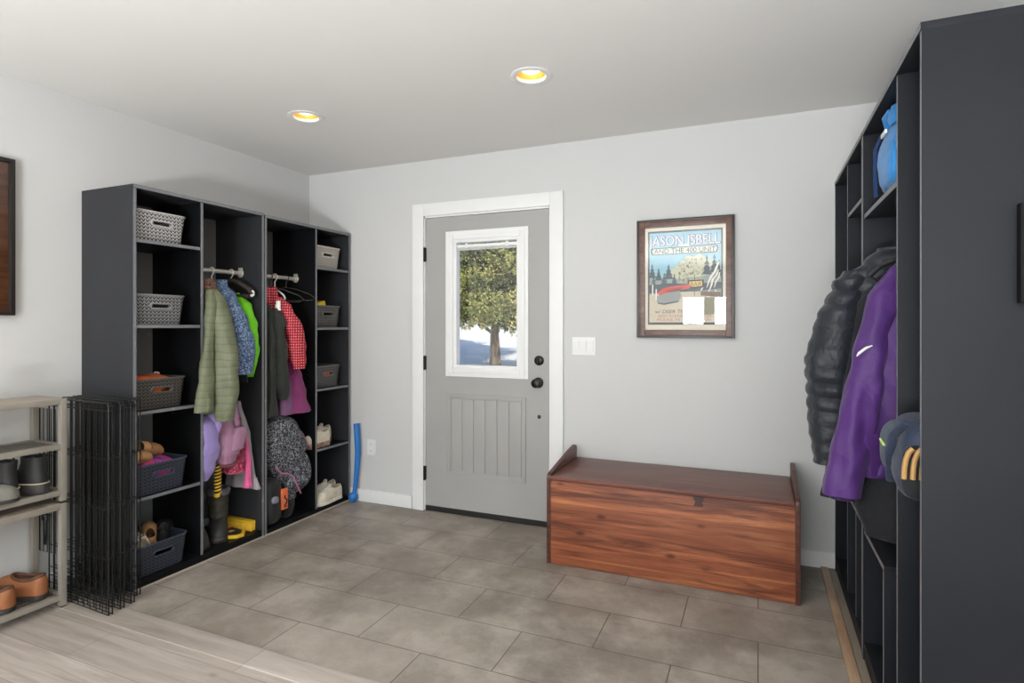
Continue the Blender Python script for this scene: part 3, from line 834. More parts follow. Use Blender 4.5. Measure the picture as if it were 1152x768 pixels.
m = MB(); m.blob((BX+0.02, 3.285, 0.945), (0.12, 0.10, 0.035), 2.6, amp=0.02, freq=20, seed=4); tag(m.build('folded_cloth', fabric('coral_cloth', (206, 96, 78))), 'coral cloth seen through the handle slot of a grey basket', 'cloth')

# ------------------------------------------------------------------ shoes
def mat_shoe(k, c, rough=0.6): M[k] = plain(k, c, rough, var=0.12, nscale=30, bump=0.1); return M[k]
for k, c in dict(tan=(192, 146, 100), tanin=(150, 116, 80), sole=(226, 218, 202), creamshoe=(214, 204, 184), brownsl=(146, 90, 54), brownin=(86, 54, 34), darksole=(48, 42, 38), blacksh=(30, 30, 31), silver=(120, 117, 110), dkshoe=(52, 50, 50), creamdk=(176, 164, 144), olive=(54, 53, 43), bootgrey=(44, 43, 42), fur=(92, 92, 98), rust=(140, 92, 62)).items(): mat_shoe(k, c)
M['leopard'] = mat_pattern('spotted_sole', (196, 166, 142), (66, 46, 40), 'blotch', 60, 0.5)
def shoe(name, label, cat, loc, yaw, L, W, H, up, inn, sole, st=0.022, laces=None, group=None, tilt=None, back=0.9, throat=0.45, collar=0.0):
    t = thing(name, label, cat, loc, 0, group)
    mtx = Matrix.Translation(loc) @ Matrix.Rotation(yaw, 4, 'Z') @ (tilt.to_4x4() if tilt else Matrix.Identity(4))
    t.matrix_basis = mtx; l_, q_, s_ = mtx.decompose(); t.location = l_; t.rotation_euler = q_.to_euler()
    def half(u):   # half width along length u 0 heel .. 1 toe
        w = 0.36+0.14*math.sin(PI*min(1, max(0, (u-0.25)/0.9))); 
        if u < 0.12: w *= math.sqrt(max(0, 1-((0.12-u)/0.12)**2))*0.98+0.02
        if u > 0.78: w *= math.sqrt(max(0, 1-((u-0.78)/0.22)**2))*0.98+0.02
        return w*W
    n = 26; us = [0.5-0.5*math.cos(PI*i/n) for i in range(n+1)]
    pts = [(u*L, half(u), 0) for u in us]+[(u*L, -half(u), 0) for u in us[::-1]]
    m = MB(); m.prism([(p[0], p[1]*1.05, 0) for p in pts[1:-1]], (0, 0, st), bev=0.004); m.build('sole', sole, t, world=False)
    m = MB(); n = 44; th = [2*PI*i/n for i in range(n)]
    def outl(a):
        u = 0.5+0.5*math.cos(a); return u*L, half(u)*math.copysign(1, math.sin(a)) if abs(math.sin(a)) > 1e-6 else 0.0
    def opn(a):
        ca = math.cos(a); xc, xr = (throat+0.055)/2, (throat-0.055)/2
        return (xc+xr*ca)*L, 0.30*W*math.sin(a), H*(0.80+0.20*ca*ca if ca > 0 else 0.80+(back-0.80+0.06)*ca*ca)
    def wall(a, q):
        (x0, y0), (x1, y1, z1) = outl(a), opn(a); b = q**2.3; c = 1-(1-q)**1.7
        bulge = 1+0.06*math.sin(PI*min(1, q*1.6))
        return Vector((x0+(x1-x0)*b, (y0*bulge)+(y1-y0*bulge)*b, st-0.002+z1*c))
    rings = [[wall(a, q) for a in th] for q in (0, 0.06, 0.14, 0.24, 0.36, 0.48, 0.60, 0.72, 0.84, 0.93, 1.0)]
    top = rings[-1]; cc = sum(top, Vector())/n
    for k_, dz in ((0.90, -0.001), (0.86, -0.01), (0.84, -0.03), (0.80, -0.6*H)):
        rings.append([Vector((cc.x+(p.x-cc.x)*k_, cc.y+(p.y-cc.y)*k_, max(st+0.006, p.z+dz))) for p in top])
    m.loft(rings, cap0=False, cap1=True); m.bm.faces.ensure_lookup_table()
    for i_, f in enumerate(m.bm.faces):
        if i_ >= 10*n: f.material_index = 1
    m.build('upper', [up, inn], t, world=False, ang=70)
    if collar:
        m = MB(); m.tube([p+Vector((0, 0, 0.001)) for p in top], collar, n=8, closed=True); m.build('collar', inn, t, world=False)
    if laces:
        m = MB()
        for q in (0.93, 0.82, 0.70, 0.58):
            pts = [wall(a, q)+Vector((0, 0, 0.002)) for a in [R(v) for v in (-34, -22, -11, 0, 11, 22, 34)]]
            m.tube(pts, 0.0028, n=6)
        m.build('laces', laces, t, world=False)
        m = MB(); p = opn(0.0); m.blob((p[0]-0.004, 0, st+p[2]+0.002), (0.006, 0.2*W, 0.016), 2.6, nu=16, nv=10, rot=Matrix.Rotation(R(-25), 3, 'Y')); m.build('tongue', up, t, world=False)
    return t
RX = lambda a: Matrix.Rotation(R(a), 3, 'X'); RY = lambda a: Matrix.Rotation(R(a), 3, 'Y')
# tan shoes in the fourth basket
def clog(label, loc, yaw, pitch, L, r, mat):
    t = thing('clog', label, 'shoe', loc, 0)
    mtx = Matrix.Translation(loc) @ Matrix.Rotation(yaw, 4, 'Z') @ Matrix.Rotation(pitch, 4, 'Y')
    t.matrix_basis = mtx; l_, q_, s_ = mtx.decompose(); t.location = l_; t.rotation_euler = q_.to_euler()
    n = 26
    def rg(x, k, dz=0.0): return [Vector((x, r*k*1.02*math.cos(2*PI*i/n), dz+r*k*(0.86 if math.sin(2*PI*i/n) > 0 else 0.62)*math.sin(2*PI*i/n))) for i in range(n)]
    m = MB(); vr = m.loft([rg(L*0.80, 0.50, -0.004), rg(0.02, 0.76), rg(0.004, 0.84), rg(0.0, 0.92), rg(0.006, 1.0), rg(L*0.2, 1.03), rg(L*0.27, 1.035), rg(L*0.28, 1.0), rg(L*0.6, 0.98, -0.001), rg(L*0.82, 0.90, -0.004), rg(L*0.93, 0.74, -0.008), rg(L*0.985, 0.45, -0.012), rg(L, 0.12, -0.014)])
    m.bm.faces.ensure_lookup_table()
    for i in range(2*n): m.bm.faces[i].material_index = 1
    m.build('upper', [mat, M['tanin']], t, world=False, ang=60)
    m = MB(); pts = [(x, y) for x, y in ((0.0, 0.80), (L*0.3, 0.86), (L*0.6, 0.88), (L*0.85, 0.72), (L*0.97, 0.36))]
    m.prism([(x, y*r, -r*0.66) for x, y in pts]+[(x, -y*r, -r*0.66) for x, y in pts[::-1]], (0, 0, 0.012), bev=0.003); m.build('sole', M['rust'], t, world=False)
    m = MB(); m.tube([rg(L*0.30, 1.012)[i] for i in range(0, 14)], 0.003, n=6); m.build('strap_seam', M['rust'], t, world=False)
clog('tan clog lying on the pink cloth nearer the wire pet pen', (-2.885, 1.905, 0.632), R(100), R(6), 0.125, 0.041, M['tan'])
clog('tan clog lying open end up at the right on the pink cloth', (-2.925, 1.975, 0.668), R(105), R(15), 0.165, 0.043, M['tan'])
clog('pale tan clog half hidden behind the other two clogs', (-2.990, 1.905, 0.645), R(92), R(4), 0.13, 0.038, M['creamdk'])
# bottom basket
shoe('sneaker', 'cream sneaker with laces leaning at the left of the bottom basket', 'shoe', (-2.93, 1.94, 0.125), R(200), 0.18, 0.075, 0.07, M['creamdk'], M['tanin'], M['sole'], 0.014, laces=M['white'], tilt=RY(-35))
shoe('sneaker', 'white striped shoe standing toe up in the bottom basket', 'shoe', (-2.885, 1.99, 0.105), R(170), 0.16, 0.07, 0.06, M['sole'], M['creamdk'], M['sole'], 0.012, laces=M['dkshoe'], tilt=RY(-30))
shoe('slip_on_shoe', 'tan suede shoe toe up in the middle of the bottom basket', 'shoe', (-2.94, 2.055, 0.115), R(150), 0.17, 0.075, 0.07, M['tan'], M['brownin'], M['darksole'], 0.012, tilt=RY(-28))
shoe('slip_on_shoe', 'black shoe at the back right of the bottom basket', 'shoe', (-2.93, 2.115, 0.115), R(140), 0.20, 0.085, 0.08, M['blacksh'], M['dkshoe'], M['blacksh'], 0.014, tilt=RY(-12))
# corner locker sneakers
G3 = 'spotted sole sneakers on the locker shelf'; G4 = 'cream sneakers at the bottom of the corner locker'
shoe('sneaker', 'cream sneaker with spotted sole in front and nearer the divider on the shelf', 'shoe', (-2.845, 3.315, 0.4405), R(-94), 0.22, 0.08, 0.085, M['creamshoe'], M['creamdk'], M['leopard'], 0.036, laces=M['white'], group=G3)
shoe('sneaker', 'cream sneaker with spotted sole behind its pair and farther right', 'shoe', (-2.930, 3.425, 0.4405), R(-88), 0.22, 0.08, 0.09, M['creamshoe'], M['creamdk'], M['leopard'], 0.036, laces=M['white'], group=G3)
shoe('sneaker', 'cream lace up sneaker in front at the bottom of the corner locker', 'shoe', (-2.826, 3.425, 0.0345), R(-92), 0.27, 0.085, 0.085, M['creamshoe'], M['creamdk'], M['sole'], 0.024, laces=M['white'], group=G4)
shoe('sneaker', 'cream lace up sneaker behind its pair at the bottom of the corner locker', 'shoe', (-2.912, 3.460, 0.0345), R(-88), 0.25, 0.085, 0.098, M['creamshoe'], M['creamdk'], M['sole'], 0.024, laces=M['white'], group=G4)
# ------------------------------------------------------------------ hangers and clothes in the left lockers
M['plblack'] = plain('black_plastic', (24, 24, 25), 0.35); M['plbrown'] = plain('dark_brown_velvet', (52, 42, 38), 0.7)
M['hgrey'] = plain('dark_grey_plastic', (62, 60, 58), 0.25); M['plwhite'] = plain('white_plastic', (232, 230, 226), 0.35); M['hangwood'] = plain('pale_hanger_wood', (196, 160, 112), 0.4)
def hanger(label, xr, y, rz, half, mat, hookmat, group, drop=0.10, r=0.006, yaw=0, neck=0.05, flat=1.0, tip=None, hr=0.0028):
    t = thing('clothes_hanger', label, 'hanger', (xr, y, rz-neck-drop), R(yaw), group)
    zb = neck+drop
    m = MB(); pts = []
    for k in range(13):
        a = R(200-k*(230/12)); pts.append((0.0185*math.cos(a), 0, zb+0.0185*math.sin(a)))
    pts += [(0.010, 0, zb-0.022), (0, 0, zb-0.03), (0, 0, zb-neck-0.004)]
    m.tube(pts, hr, n=8); m.build('hook', hookmat, t, world=False)
    m = MB()
    m.tube([(-half, 0, 0.0), (-half*0.86, 0, drop*0.34), (-half*0.4, 0, drop*0.80), (0, 0, drop), (half*0.4, 0, drop*0.80), (half*0.86, 0, drop*0.34), (half, 0, 0.0), (half*0.9, 0, -0.012), (0, 0, -0.014), (-half*0.9, 0, -0.012)], r, n=8, closed=True, flat=flat)
    m.build('arms', mat, t, world=False)
    if tip:
        m = MB(); m.blob((half*0.97, 0, 0.004), (0.017, 0.011, 0.02), 2.2); m.build('end_cap', tip, t, world=False)
    return t
GH1 = 'hangers on the rail beside the rack'; GH2 = 'hangers on the corner locker rail'
RXL, RZL = -2.965, 1.618
hanger('white hanger inside the green quilted jacket', RXL, 2.325, RZL, 0.13, M['plwhite'], M['plwhite'], GH1, drop=0.06, neck=0.06, hr=0.004)
hanger('white hanger holding the blue lace patterned jacket', RXL, 2.445, RZL, 0.13, M['plwhite'], M['plwhite'], GH1, drop=0.06, neck=0.075, hr=0.004)
hanger('brown hanger with a white tip above the lime green garment', RXL, 2.583, RZL, 0.165, M['plbrown'], M['plwhite'], GH1, drop=0.085, r=0.019, flat=0.8, tip=M['plwhite'], yaw=4)
hanger('white hanger hook above the red dotted coat', RXL, 2.93, RZL, 0.09, M['plwhite'], M['plwhite'], GH2, drop=0.06, neck=0.085, hr=0.0045)
hanger('black hanger lying across the red dotted coat', RXL, 2.885, RZL, 0.215, M['plblack'], M['plblack'], GH2, r=0.005, drop=0.085, neck=0.07, yaw=34)
hanger('empty thin black hanger beside the divider of the corner locker', RXL, 3.03, RZL, 0.195, M['hgrey'], M['hgrey'], GH2, r=0.0035, drop=0.075, neck=0.065, yaw=24)
M['green'] = mat_quilt('green_quilt', (104, 109, 84), (52, 55, 42), 0.040)
M['greentrim'] = mat_pattern('collar_lining_print', (126, 90, 76), (62, 52, 44), 'blotch', 60, 0.5)
M['bluelace'] = mat_pattern('blue_white_lace', (52, 74, 108), (140, 160, 186), 'lace', 100, 0.55)
M['lime'] = fabric('lime_green_fabric', (112, 204, 30), rough=0.6)
M['dkteal'] = fabric('dark_teal_fabric', (44, 54, 56)); M['navyspot'] = mat_pattern('navy_spotted', (42, 54, 84), (150, 160, 176), 'lace', 90, 0.6)
GJ1, GJ2 = 'clothes hanging in the locker beside the rack', 'clothes hanging in the corner locker'
def garment(name, label, cat, base, group, body, mat, parts=(), **k):
    t = thing(name, label, cat, base, 0, group)
    m = MB()
    for b_ in (body if isinstance(body, dict) else {'': body}).values(): m.hloft(b_, **k)
    m.build('body', mat, t)
    for (pn, prof, pm, kw) in parts:
        m = MB()
        if pn == 'tube': pass
        kk = dict(k); kk.update(kw); nm = pn
        m.hloft(prof, **kk); m.build(nm, pm, t)
    return t
garment('quilted_jacket', 'sage green quilted jacket hanging out of the locker beside the rack', 'jacket', (-2.95, 2.33, 0.79), GJ1,
        [(1.555, -3.00, -2.91, 2.330, 0.035), (1.52, -3.03, -2.86, 2.33, 0.05), (1.46, -3.13, -2.79, 2.335, 0.055), (1.36, -3.17, -2.785, 2.335, 0.07), (1.0, -3.17, -2.785, 2.335, 0.072), (0.80, -3.17, -2.785, 2.335, 0.074)],
        M['green'], [
        ('front_flap', [(1.49, -2.83, -2.775, 2.292, 0.012), (1.40, -2.785, -2.735, 2.275, 0.022), (1.2, -2.782, -2.735, 2.255, 0.026), (1.0, -2.78, -2.725, 2.235, 0.034), (0.83, -2.78, -2.70, 2.215, 0.05)], M['green'], dict(amp=0.012, seed=2, rib=0.002, ribp=0.040)),
        ('sleeve', [(1.50, -2.84, -2.80, 2.325, 0.02), (1.46, -2.85, -2.755, 2.325, 0.045), (1.35, -2.81, -2.70, 2.33, 0.055), (1.10, -2.79, -2.66, 2.345, 0.06), (0.93, -2.78, -2.65, 2.345, 0.058), (0.80, -2.76, -2.66, 2.325, 0.045), (0.77, -2.75, -2.665, 2.322, 0.040)], M['green'], dict(amp=0.009, seed=5, rib=0.002, ribp=0.040, e=2.1)),
        ('sleeve', [(1.46, -3.17, -3.10, 2.325, 0.03), (1.2, -3.175, -3.10, 2.33, 0.04), (0.80, -3.17, -3.09, 2.33, 0.04)], M['green'], dict(amp=0.006, seed=6)),
        ('collar', [(1.565, -3.01, -2.88, 2.325, 0.052), (1.53, -3.02, -2.83, 2.325, 0.060), (1.495, -3.04, -2.79, 2.325, 0.056)], M['greentrim'], dict(amp=0.003, levels=10, seed=3)),
        ], amp=0.020, seed=1, rib=0.002, ribp=0.040)
garment('patterned_jacket', 'blue jacket with white lace pattern beside the green quilted jacket', 'jacket', (-2.95, 2.45, 1.0), GJ1,
        [(1.545, -3.02, -2.90, 2.452, 0.035), (1.52, -3.06, -2.86, 2.452, 0.040), (1.43, -3.15, -2.80, 2.452, 0.040), (1.3, -3.17, -2.79, 2.452, 0.040), (1.04, -3.17, -2.80, 2.452, 0.040)],
        M['bluelace'], [
        ('sleeve', [(1.53, -2.92, -2.86, 2.435, 0.03), (1.46, -2.90, -2.785, 2.445, 0.055), (1.35, -2.87, -2.73, 2.46, 0.065), (1.18, -2.84, -2.71, 2.49, 0.066), (1.08, -2.84, -2.71, 2.49, 0.055), (1.01, -2.83, -2.72, 2.482, 0.042)], M['bluelace'], dict(amp=0.014, e=2.1, seed=12)),
        ('collar', [(1.55, -3.00, -2.87, 2.445, 0.045), (1.50, -3.03, -2.84, 2.445, 0.048)], M['bluelace'], dict(levels=8, amp=0.004))], amp=0.014, seed=11)
garment('patterned_blouse', 'navy spotted garment peeking out between the blue jacket and lime garment', 'clothes', (-2.95, 2.53, 1.0), GJ1,
        [(1.52, -3.02, -2.90, 2.523, 0.012), (1.49, -3.06, -2.86, 2.523, 0.016), (1.40, -3.15, -2.84, 2.525, 0.016), (1.2, -3.16, -2.88, 2.525, 0.016), (0.99, -3.16, -2.88, 2.525, 0.016)], M['navyspot'], (), amp=0.006, seed=21)
garment('hoodie', 'bright lime green garment hanging rightmost in the locker beside the rack', 'clothes', (-2.95, 2.60, 0.98), GJ1,
        [(1.49, -3.03, -2.92, 2.602, 0.02), (1.44, -3.12, -2.86, 2.604, 0.028), (1.3, -3.16, -2.83, 2.606, 0.030), (1.0, -3.16, -2.84, 2.606, 0.030)],
        M['lime'], [('sleeve', [(1.465, -2.91, -2.865, 2.580, 0.016), (1.42, -2.90, -2.825, 2.592, 0.035), (1.30, -2.885, -2.79, 2.600, 0.042), (1.1, -2.885, -2.785, 2.608, 0.038), (1.01, -2.88, -2.80, 2.610, 0.030), (0.985, -2.875, -2.805, 2.610, 0.026)], M['lime'], dict(e=2.1, seed=32, amp=0.012))], amp=0.008, seed=31)
garment('shirt', 'dark teal hem hanging below the lime green sleeve', 'clothes', (-2.98, 2.56, 0.955), GJ1,
        [(1.45, -3.04, -2.95, 2.553, 0.006), (1.38, -3.14, -2.87, 2.553, 0.008), (0.955, -3.15, -2.80, 2.556, 0.009)], M['dkteal'], (), amp=0.004, seed=41)

M['reddot'] = mat_pattern('red_white_dots', (168, 28, 46), (232, 160, 168), 'dots', 58, 0.22)
M['charcoal'] = fabric('charcoal_green_fabric', (42, 45, 40), rough=0.75); M['magenta'] = fabric('magenta_plum_fabric', (122, 52, 98)); M['mauve'] = fabric('mauve_fabric', (112, 76, 110))
garment('dotted_coat', 'red coat with white dots hanging in the corner locker', 'coat', (-2.93, 2.86, 0.98), GJ2,
        [(1.545, -2.98, -2.89, 2.865, 0.030), (1.52, -3.02, -2.89, 2.865, 0.038), (1.44, -3.10, -2.865, 2.868, 0.040), (1.3, -3.15, -2.83, 2.87, 0.040), (1.02, -3.15, -2.82, 2.872, 0.04)],
        M['reddot'], [('sleeve', [(1.48, -2.92, -2.86, 2.87, 0.03), (1.42, -2.90, -2.80, 2.89, 0.055), (1.3, -2.86, -2.755, 2.92, 0.062), (1.15, -2.85, -2.735, 2.945, 0.068), (1.05, -2.84, -2.74, 2.955, 0.062), (1.01, -2.83, -2.745, 2.955, 0.052)], M['reddot'], dict(e=2.1, seed=52, amp=0.016)),
                      ('hood', [(1.55, -2.99, -2.93, 2.81, 0.05), (1.53, -3.00, -2.90, 2.82, 0.078), (1.47, -3.00, -2.895, 2.815, 0.088), (1.435, -2.98, -2.90, 2.82, 0.07)], M['reddot'], dict(levels=16, seed=53, amp=0.012))], amp=0.01, seed=51)
garment('zip_jacket', 'charcoal jacket in front of the red dotted coat', 'jacket', (-2.95, 2.78, 0.72), GJ2,
        [(1.43, -3.04, -2.86, 2.762, 0.04), (1.38, -3.13, -2.82, 2.764, 0.048), (1.2, -3.16, -2.80, 2.766, 0.052), (0.9, -3.16, -2.795, 2.768, 0.054), (0.72, -3.16, -2.795, 2.770, 0.056)],
        M['charcoal'], [('sleeve', [(1.40, -2.86, -2.81, 2.80, 0.025), (1.32, -2.86, -2.775, 2.815, 0.042), (1.1, -2.85, -2.76, 2.825, 0.046), (0.90, -2.85, -2.76, 2.83, 0.044), (0.82, -2.84, -2.77, 2.83, 0.036)], M['charcoal'], dict(e=2.1, seed=62)),
                        ('neck_tag', [(1.425, -2.83, -2.80, 2.805, 0.012), (1.39, -2.83, -2.795, 2.808, 0.014)], M['plwhite'], dict(levels=4, amp=0))], amp=0.018, seed=61)
garment('snow_trousers', 'magenta plum garment flaring out below the red dotted sleeve', 'clothes', (-2.95, 2.98, 0.70), GJ2,
        [(1.35, -3.05, -2.92, 3.02, 0.012), (1.20, -3.12, -2.88, 3.025, 0.018), (1.02, -3.14, -2.85, 3.01, 0.04), (0.95, -3.14, -2.80, 2.985, 0.07), (0.85, -3.14, -2.765, 2.985, 0.095), (0.72, -3.14, -2.742, 2.988, 0.120)],
        M['magenta'], [('trouser_leg', [(0.99, -2.88, -2.82, 2.90, 0.02), (0.9, -2.87, -2.80, 2.890, 0.030), (0.715, -2.86, -2.785, 2.872, 0.036)], M['mauve'], dict(seed=73))], amp=0.012, seed=71)

# ------------------------------------------------------------------ bags in the left lockers
M['lilac'] = fabric('lilac_nylon', (148, 132, 188), rough=0.55); M['lilacpink'] = fabric('orchid_webbing', (196, 140, 200))
M['dusty'] = fabric('dusty_pink_nylon', (162, 120, 146), rough=0.6); M['redprint'] = mat_pattern('red_pink_print', (150, 40, 66), (212, 120, 150), 'blotch', 30, 0.54)
M['hotpink'] = fabric('hot_pink_webbing', (214, 96, 146)); M['greybag'] = fabric('pale_grey_mauve_cloth', (150, 143, 150)); M['trimred'] = fabric('dark_red_piping', (120, 56, 66))
M['bwprint'] = mat_pattern('black_white_scrawl', (34, 34, 40), (150, 152, 158), 'lace', 95, 0.55); M['pinkpipe'] = fabric('pink_piping', (176, 104, 140))
GB = 'bags hanging in the locker beside the rack'
t = thing('backpack', 'lilac backpack hanging under the green jacket next to the divider', 'backpack', (-2.87, 2.31, 0.43), 0, GB)
m = MB(); m.hloft([(0.79, -2.93, -2.84, 2.305, 0.03), (0.75, -2.95, -2.80, 2.305, 0.045), (0.60, -2.96, -2.79, 2.305, 0.044), (0.50, -2.95, -2.80, 2.30, 0.040), (0.43, -2.93, -2.82, 2.285, 0.022)], amp=0.024, seed=81, grow=False); m.build('body', M['lilac'], t)
m = MB(); m.hloft([(0.80, -2.86, -2.80, 2.330, 0.02), (0.74, -2.85, -2.775, 2.345, 0.03), (0.69, -2.85, -2.79, 2.35, 0.02)], amp=0.012, seed=83, levels=14); m.build('top_flap', M['lilac'], t)
m = MB(); m.hloft([(0.60, -2.90, -2.785, 2.305, 0.052), (0.57, -2.90, -2.782, 2.305, 0.053)], amp=0.002, seed=82, levels=4); m.build('strap', M['lilacpink'], t)
t = thing('backpack', 'dusty pink backpack hanging in the middle of the locker', 'backpack', (-2.9, 2.46, 0.49), 0, GB)
m = MB(); m.hloft([(0.80, -2.93, -2.88, 2.475, 0.03), (0.76, -2.96, -2.83, 2.475, 0.06), (0.66, -2.97, -2.79, 2.455, 0.082), (0.56, -2.97, -2.785, 2.445, 0.080), (0.50, -2.95, -2.80, 2.44, 0.055), (0.485, -2.93, -2.82, 2.44, 0.03)], amp=0.018, seed=91, grow=False, e=2.6, hem=0.004); m.build('body', M['dusty'], t)
m = MB(); m.hloft([(0.70, -2.81, -2.775, 2.495, 0.030), (0.66, -2.81, -2.765, 2.49, 0.045), (0.575, -2.81, -2.768, 2.47, 0.04)], amp=0.004, seed=92, levels=12); m.build('pocket', M['dusty'], t)
m = MB(); m.tube([(-2.83, 2.49, 0.83), (-2.81, 2.485, 0.76), (-2.795, 2.48, 0.71)], [0.017, 0.018, 0.016], n=10, flat=0.5); m.build('strap', M['dusty'], t)
m = MB(); m.tube([(-2.80, 2.365, 0.495), (-2.79, 2.43, 0.483), (-2.795, 2.50, 0.50), (-2.80, 2.535, 0.56), (-2.81, 2.54, 0.64)], 0.006, n=8); m.build('piping', M['trimred'], t)
t = thing('tote_bag', 'red and pink printed bag behind the dusty pink backpack', 'bag', (-2.92, 2.55, 0.40), 0, GB)
m = MB(); m.hloft([(0.74, -2.96, -2.87, 2.555, 0.02), (0.60, -2.98, -2.84, 2.555, 0.03), (0.42, -2.98, -2.82, 2.53, 0.05)], amp=0.012, seed=101); m.build('body', M['redprint'], t)
m = MB(); m.hloft([(0.63, -2.85, -2.815, 2.565, 0.008), (0.48, -2.84, -2.80, 2.575, 0.018), (0.33, -2.83, -2.785, 2.56, 0.026)], amp=0.006, seed=102); m.build('strap', M['hotpink'], t)
m = MB(); m.hloft([(0.835, -2.93, -2.895, 2.585, 0.010), (0.6, -2.97, -2.835, 2.60, 0.016), (0.40, -3.02, -2.79, 2.608, 0.022), (0.31, -3.04, -2.765, 2.61, 0.026)], amp=0.010, seed=111)
tag(m.build('cloth_bag', M['greybag']), 'pale grey cloth bag hanging right of the red printed bag', 'bag', GB)
def hang_loop(name, root, mat, p, q):
    p, q = Vector(p), Vector(q); m = MB(); d_ = Vector((0, 0.012, 0))
    m.tube([p+d_, p.lerp(q, 0.5)+d_+Vector((0, 0, 0.01)), q+d_*0.4, q-d_*0.4, p.lerp(q, 0.5)-d_+Vector((0, 0, 0.01)), p-d_], 0.004, n=6); m.build(name, mat, root)
bp_ = sorted([o for o in bpy.data.objects if o.name.startswith('backpack') and not o.parent], key=lambda o: o.name)
hang_loop('hanging_loop', bp_[0], M['lilac'], (-2.92, 2.305, 0.775), (-3.147, 2.31, 0.925))
hang_loop('hanging_loop', bp_[1], M['dusty'], (-2.93, 2.475, 0.785), (-3.147, 2.46, 0.955))
hang_loop('hanging_loop', t, M['redprint'], (-2.93, 2.555, 0.73), (-3.147, 2.56, 0.935))
# coiled leash
M['ylw'] = plain('yellow_rope', (222, 178, 40), 0.6); M['blk'] = plain('black_rope', (28, 26, 24), 0.7)
t = thing('coiled_leash', 'yellow and black coiled rope hanging above the boots', 'leash', (-2.855, 2.395, 0.31))
for nm, mt, ph in (('yellow_strand', M['ylw'], 0), ('black_strand', M['blk'], PI)):
    m = MB(); m.tube([(-2.855+0.014*math.cos(k*0.5+ph), 2.395+0.014*math.sin(k*0.5+ph), 0.335+0.165*k/110) for k in range(111)], 0.0065, n=6); m.build(nm, mt, t)
m = MB(); m.blob((-2.852, 2.388, 0.322), (0.016, 0.016, 0.014), 2.3); m.build('handle', M['ylw'], t)
m = MB(); m.tube([(-2.855, 2.395, 0.49), (-2.865, 2.40, 0.62), (-2.87, 2.41, 0.78)], 0.004, n=6); m.build('cord', M['blk'], t)
# winter boots
def boot(label, loc, yaw):
    t = thing('winter_boot', label, 'boot', loc, yaw, 'winter boots in the locker')
    m = MB(); n = 24
    def outline(k, z, s=1.0):
        a = 2*PI*k/n; x = math.cos(a); y = math.sin(a)
        return Vector((0.015+0.115*math.copysign(abs(x)**0.85, x)*s, 0.052*math.copysign(abs(y)**0.7, y)*s*(1.0+0.08*x), z))
    m.loft([[outline(k, z, s) for k in range(n)] for z, s in ((0, 0.97), (0.006, 1.0), (0.024, 1.0), (0.030, 0.96))]); m.build('sole', M['darksole'], t, world=False)
    m = MB(); rings = []
    for z, cx, rx, ry in ((0.028, 0.015, 0.112, 0.050), (0.05, 0.014, 0.110, 0.050), (0.075, 0.006, 0.098, 0.049), (0.095, -0.012, 0.078, 0.047), (0.115, -0.026, 0.062, 0.046)):
        rings.append([Vector((cx+rx*math.cos(2*PI*k/n), ry*math.copysign(abs(math.sin(2*PI*k/n))**0.8, math.sin(2*PI*k/n)), z)) for k in range(n)])
    m.loft(rings); m.build('foot', M['bootgrey'], t, world=False)
    m = MB(); rings = []
    for i in range(19):
        z = 0.105+0.155*i/18; b = 0.0035*abs(math.sin(PI*i/4.5))
        rings.append([Vector((-0.024+(0.056+b+0.006*i/18)*math.cos(2*PI*k/n), (0.050+b+0.006*i/18)*math.sin(2*PI*k/n), z+0.002*math.sin(k))) for k in range(n)])
    m.loft(rings); m.build('shaft', M['olive'], t, world=False)
    m = MB(); rings = []
    for z, r_ in ((0.245, 0.056), (0.250, 0.066), (0.27, 0.071), (0.285, 0.066), (0.290, 0.056), (0.27, 0.046), (0.22, 0.042)):
        rings.append([Vector((-0.024+(r_+0.006*noise.noise(Vector((k*1.7, z*60, r_*40))))*math.cos(2*PI*k/n), (r_-0.005+0.006*noise.noise(Vector((k*1.9, z*50, 4))))*math.sin(2*PI*k/n), z+0.006*noise.noise(Vector((k*2.1, 1, z*30))))) for k in range(n)])
    m.loft(rings); m.build('fur_cuff', M['fur'], t, world=False)
boot('olive winter boot with fur cuff standing in full view beside the yellow brush', (-2.940, 2.472, 0.044), R(-40))
boot('olive winter boot with fur cuff half hidden behind the divider', (-2.955, 2.322, 0.044), R(-14))
# dustpan and brush
t = thing('dustpan', 'yellow and black dustpan lying on the locker floor behind the boots', 'dustpan', (-2.86, 2.53, 0.044))
pan = [(-2.98, 2.47), (-2.86, 2.455), (-2.805, 2.49), (-2.80, 2.53), (-2.85, 2.585), (-2.98, 2.60)]
m = MB(); m.prism([(x, y, 0.046) for x, y in pan], (0, 0, 0.016), bev=0.004); m.build('rim', M['ylw'], t)
c = Vector((-2.89, 2.525, 0)); m = MB(); m.prism([(c.x+(x-c.x)*0.74, c.y+(y-c.y)*0.74, 0.058) for x, y in pan], (0, 0, 0.007), bev=0.002); m.build('tray', M['blk'], t)
m = MB(); m.box(-2.915, 2.51, 0.065, -2.885, 2.54, 0.068, bev=0.001); m.build('label_patch', M['tan'], t)
t = thing('hand_brush', 'hand brush with bright yellow bristles behind the dustpan', 'brush', (-2.92, 2.625, 0.044))
m = MB(); m.box(-3.08, 2.607, 0.085, -2.83, 2.645, 0.105, bev=0.005); m.build('brush_back', M['ylw'], t)
rnd = random.Random(4); m = MB()
for i in range(34):
    for j in range(4):
        x = -3.07+i*0.0072; y = 2.611+j*0.0095
        m.tube([(x, y, 0.088), (x+rnd.uniform(-.004, .004), y+rnd.uniform(-.006, .002), 0.046)], 0.0034, n=5)
m.build('bristles', M['ylw'], t)
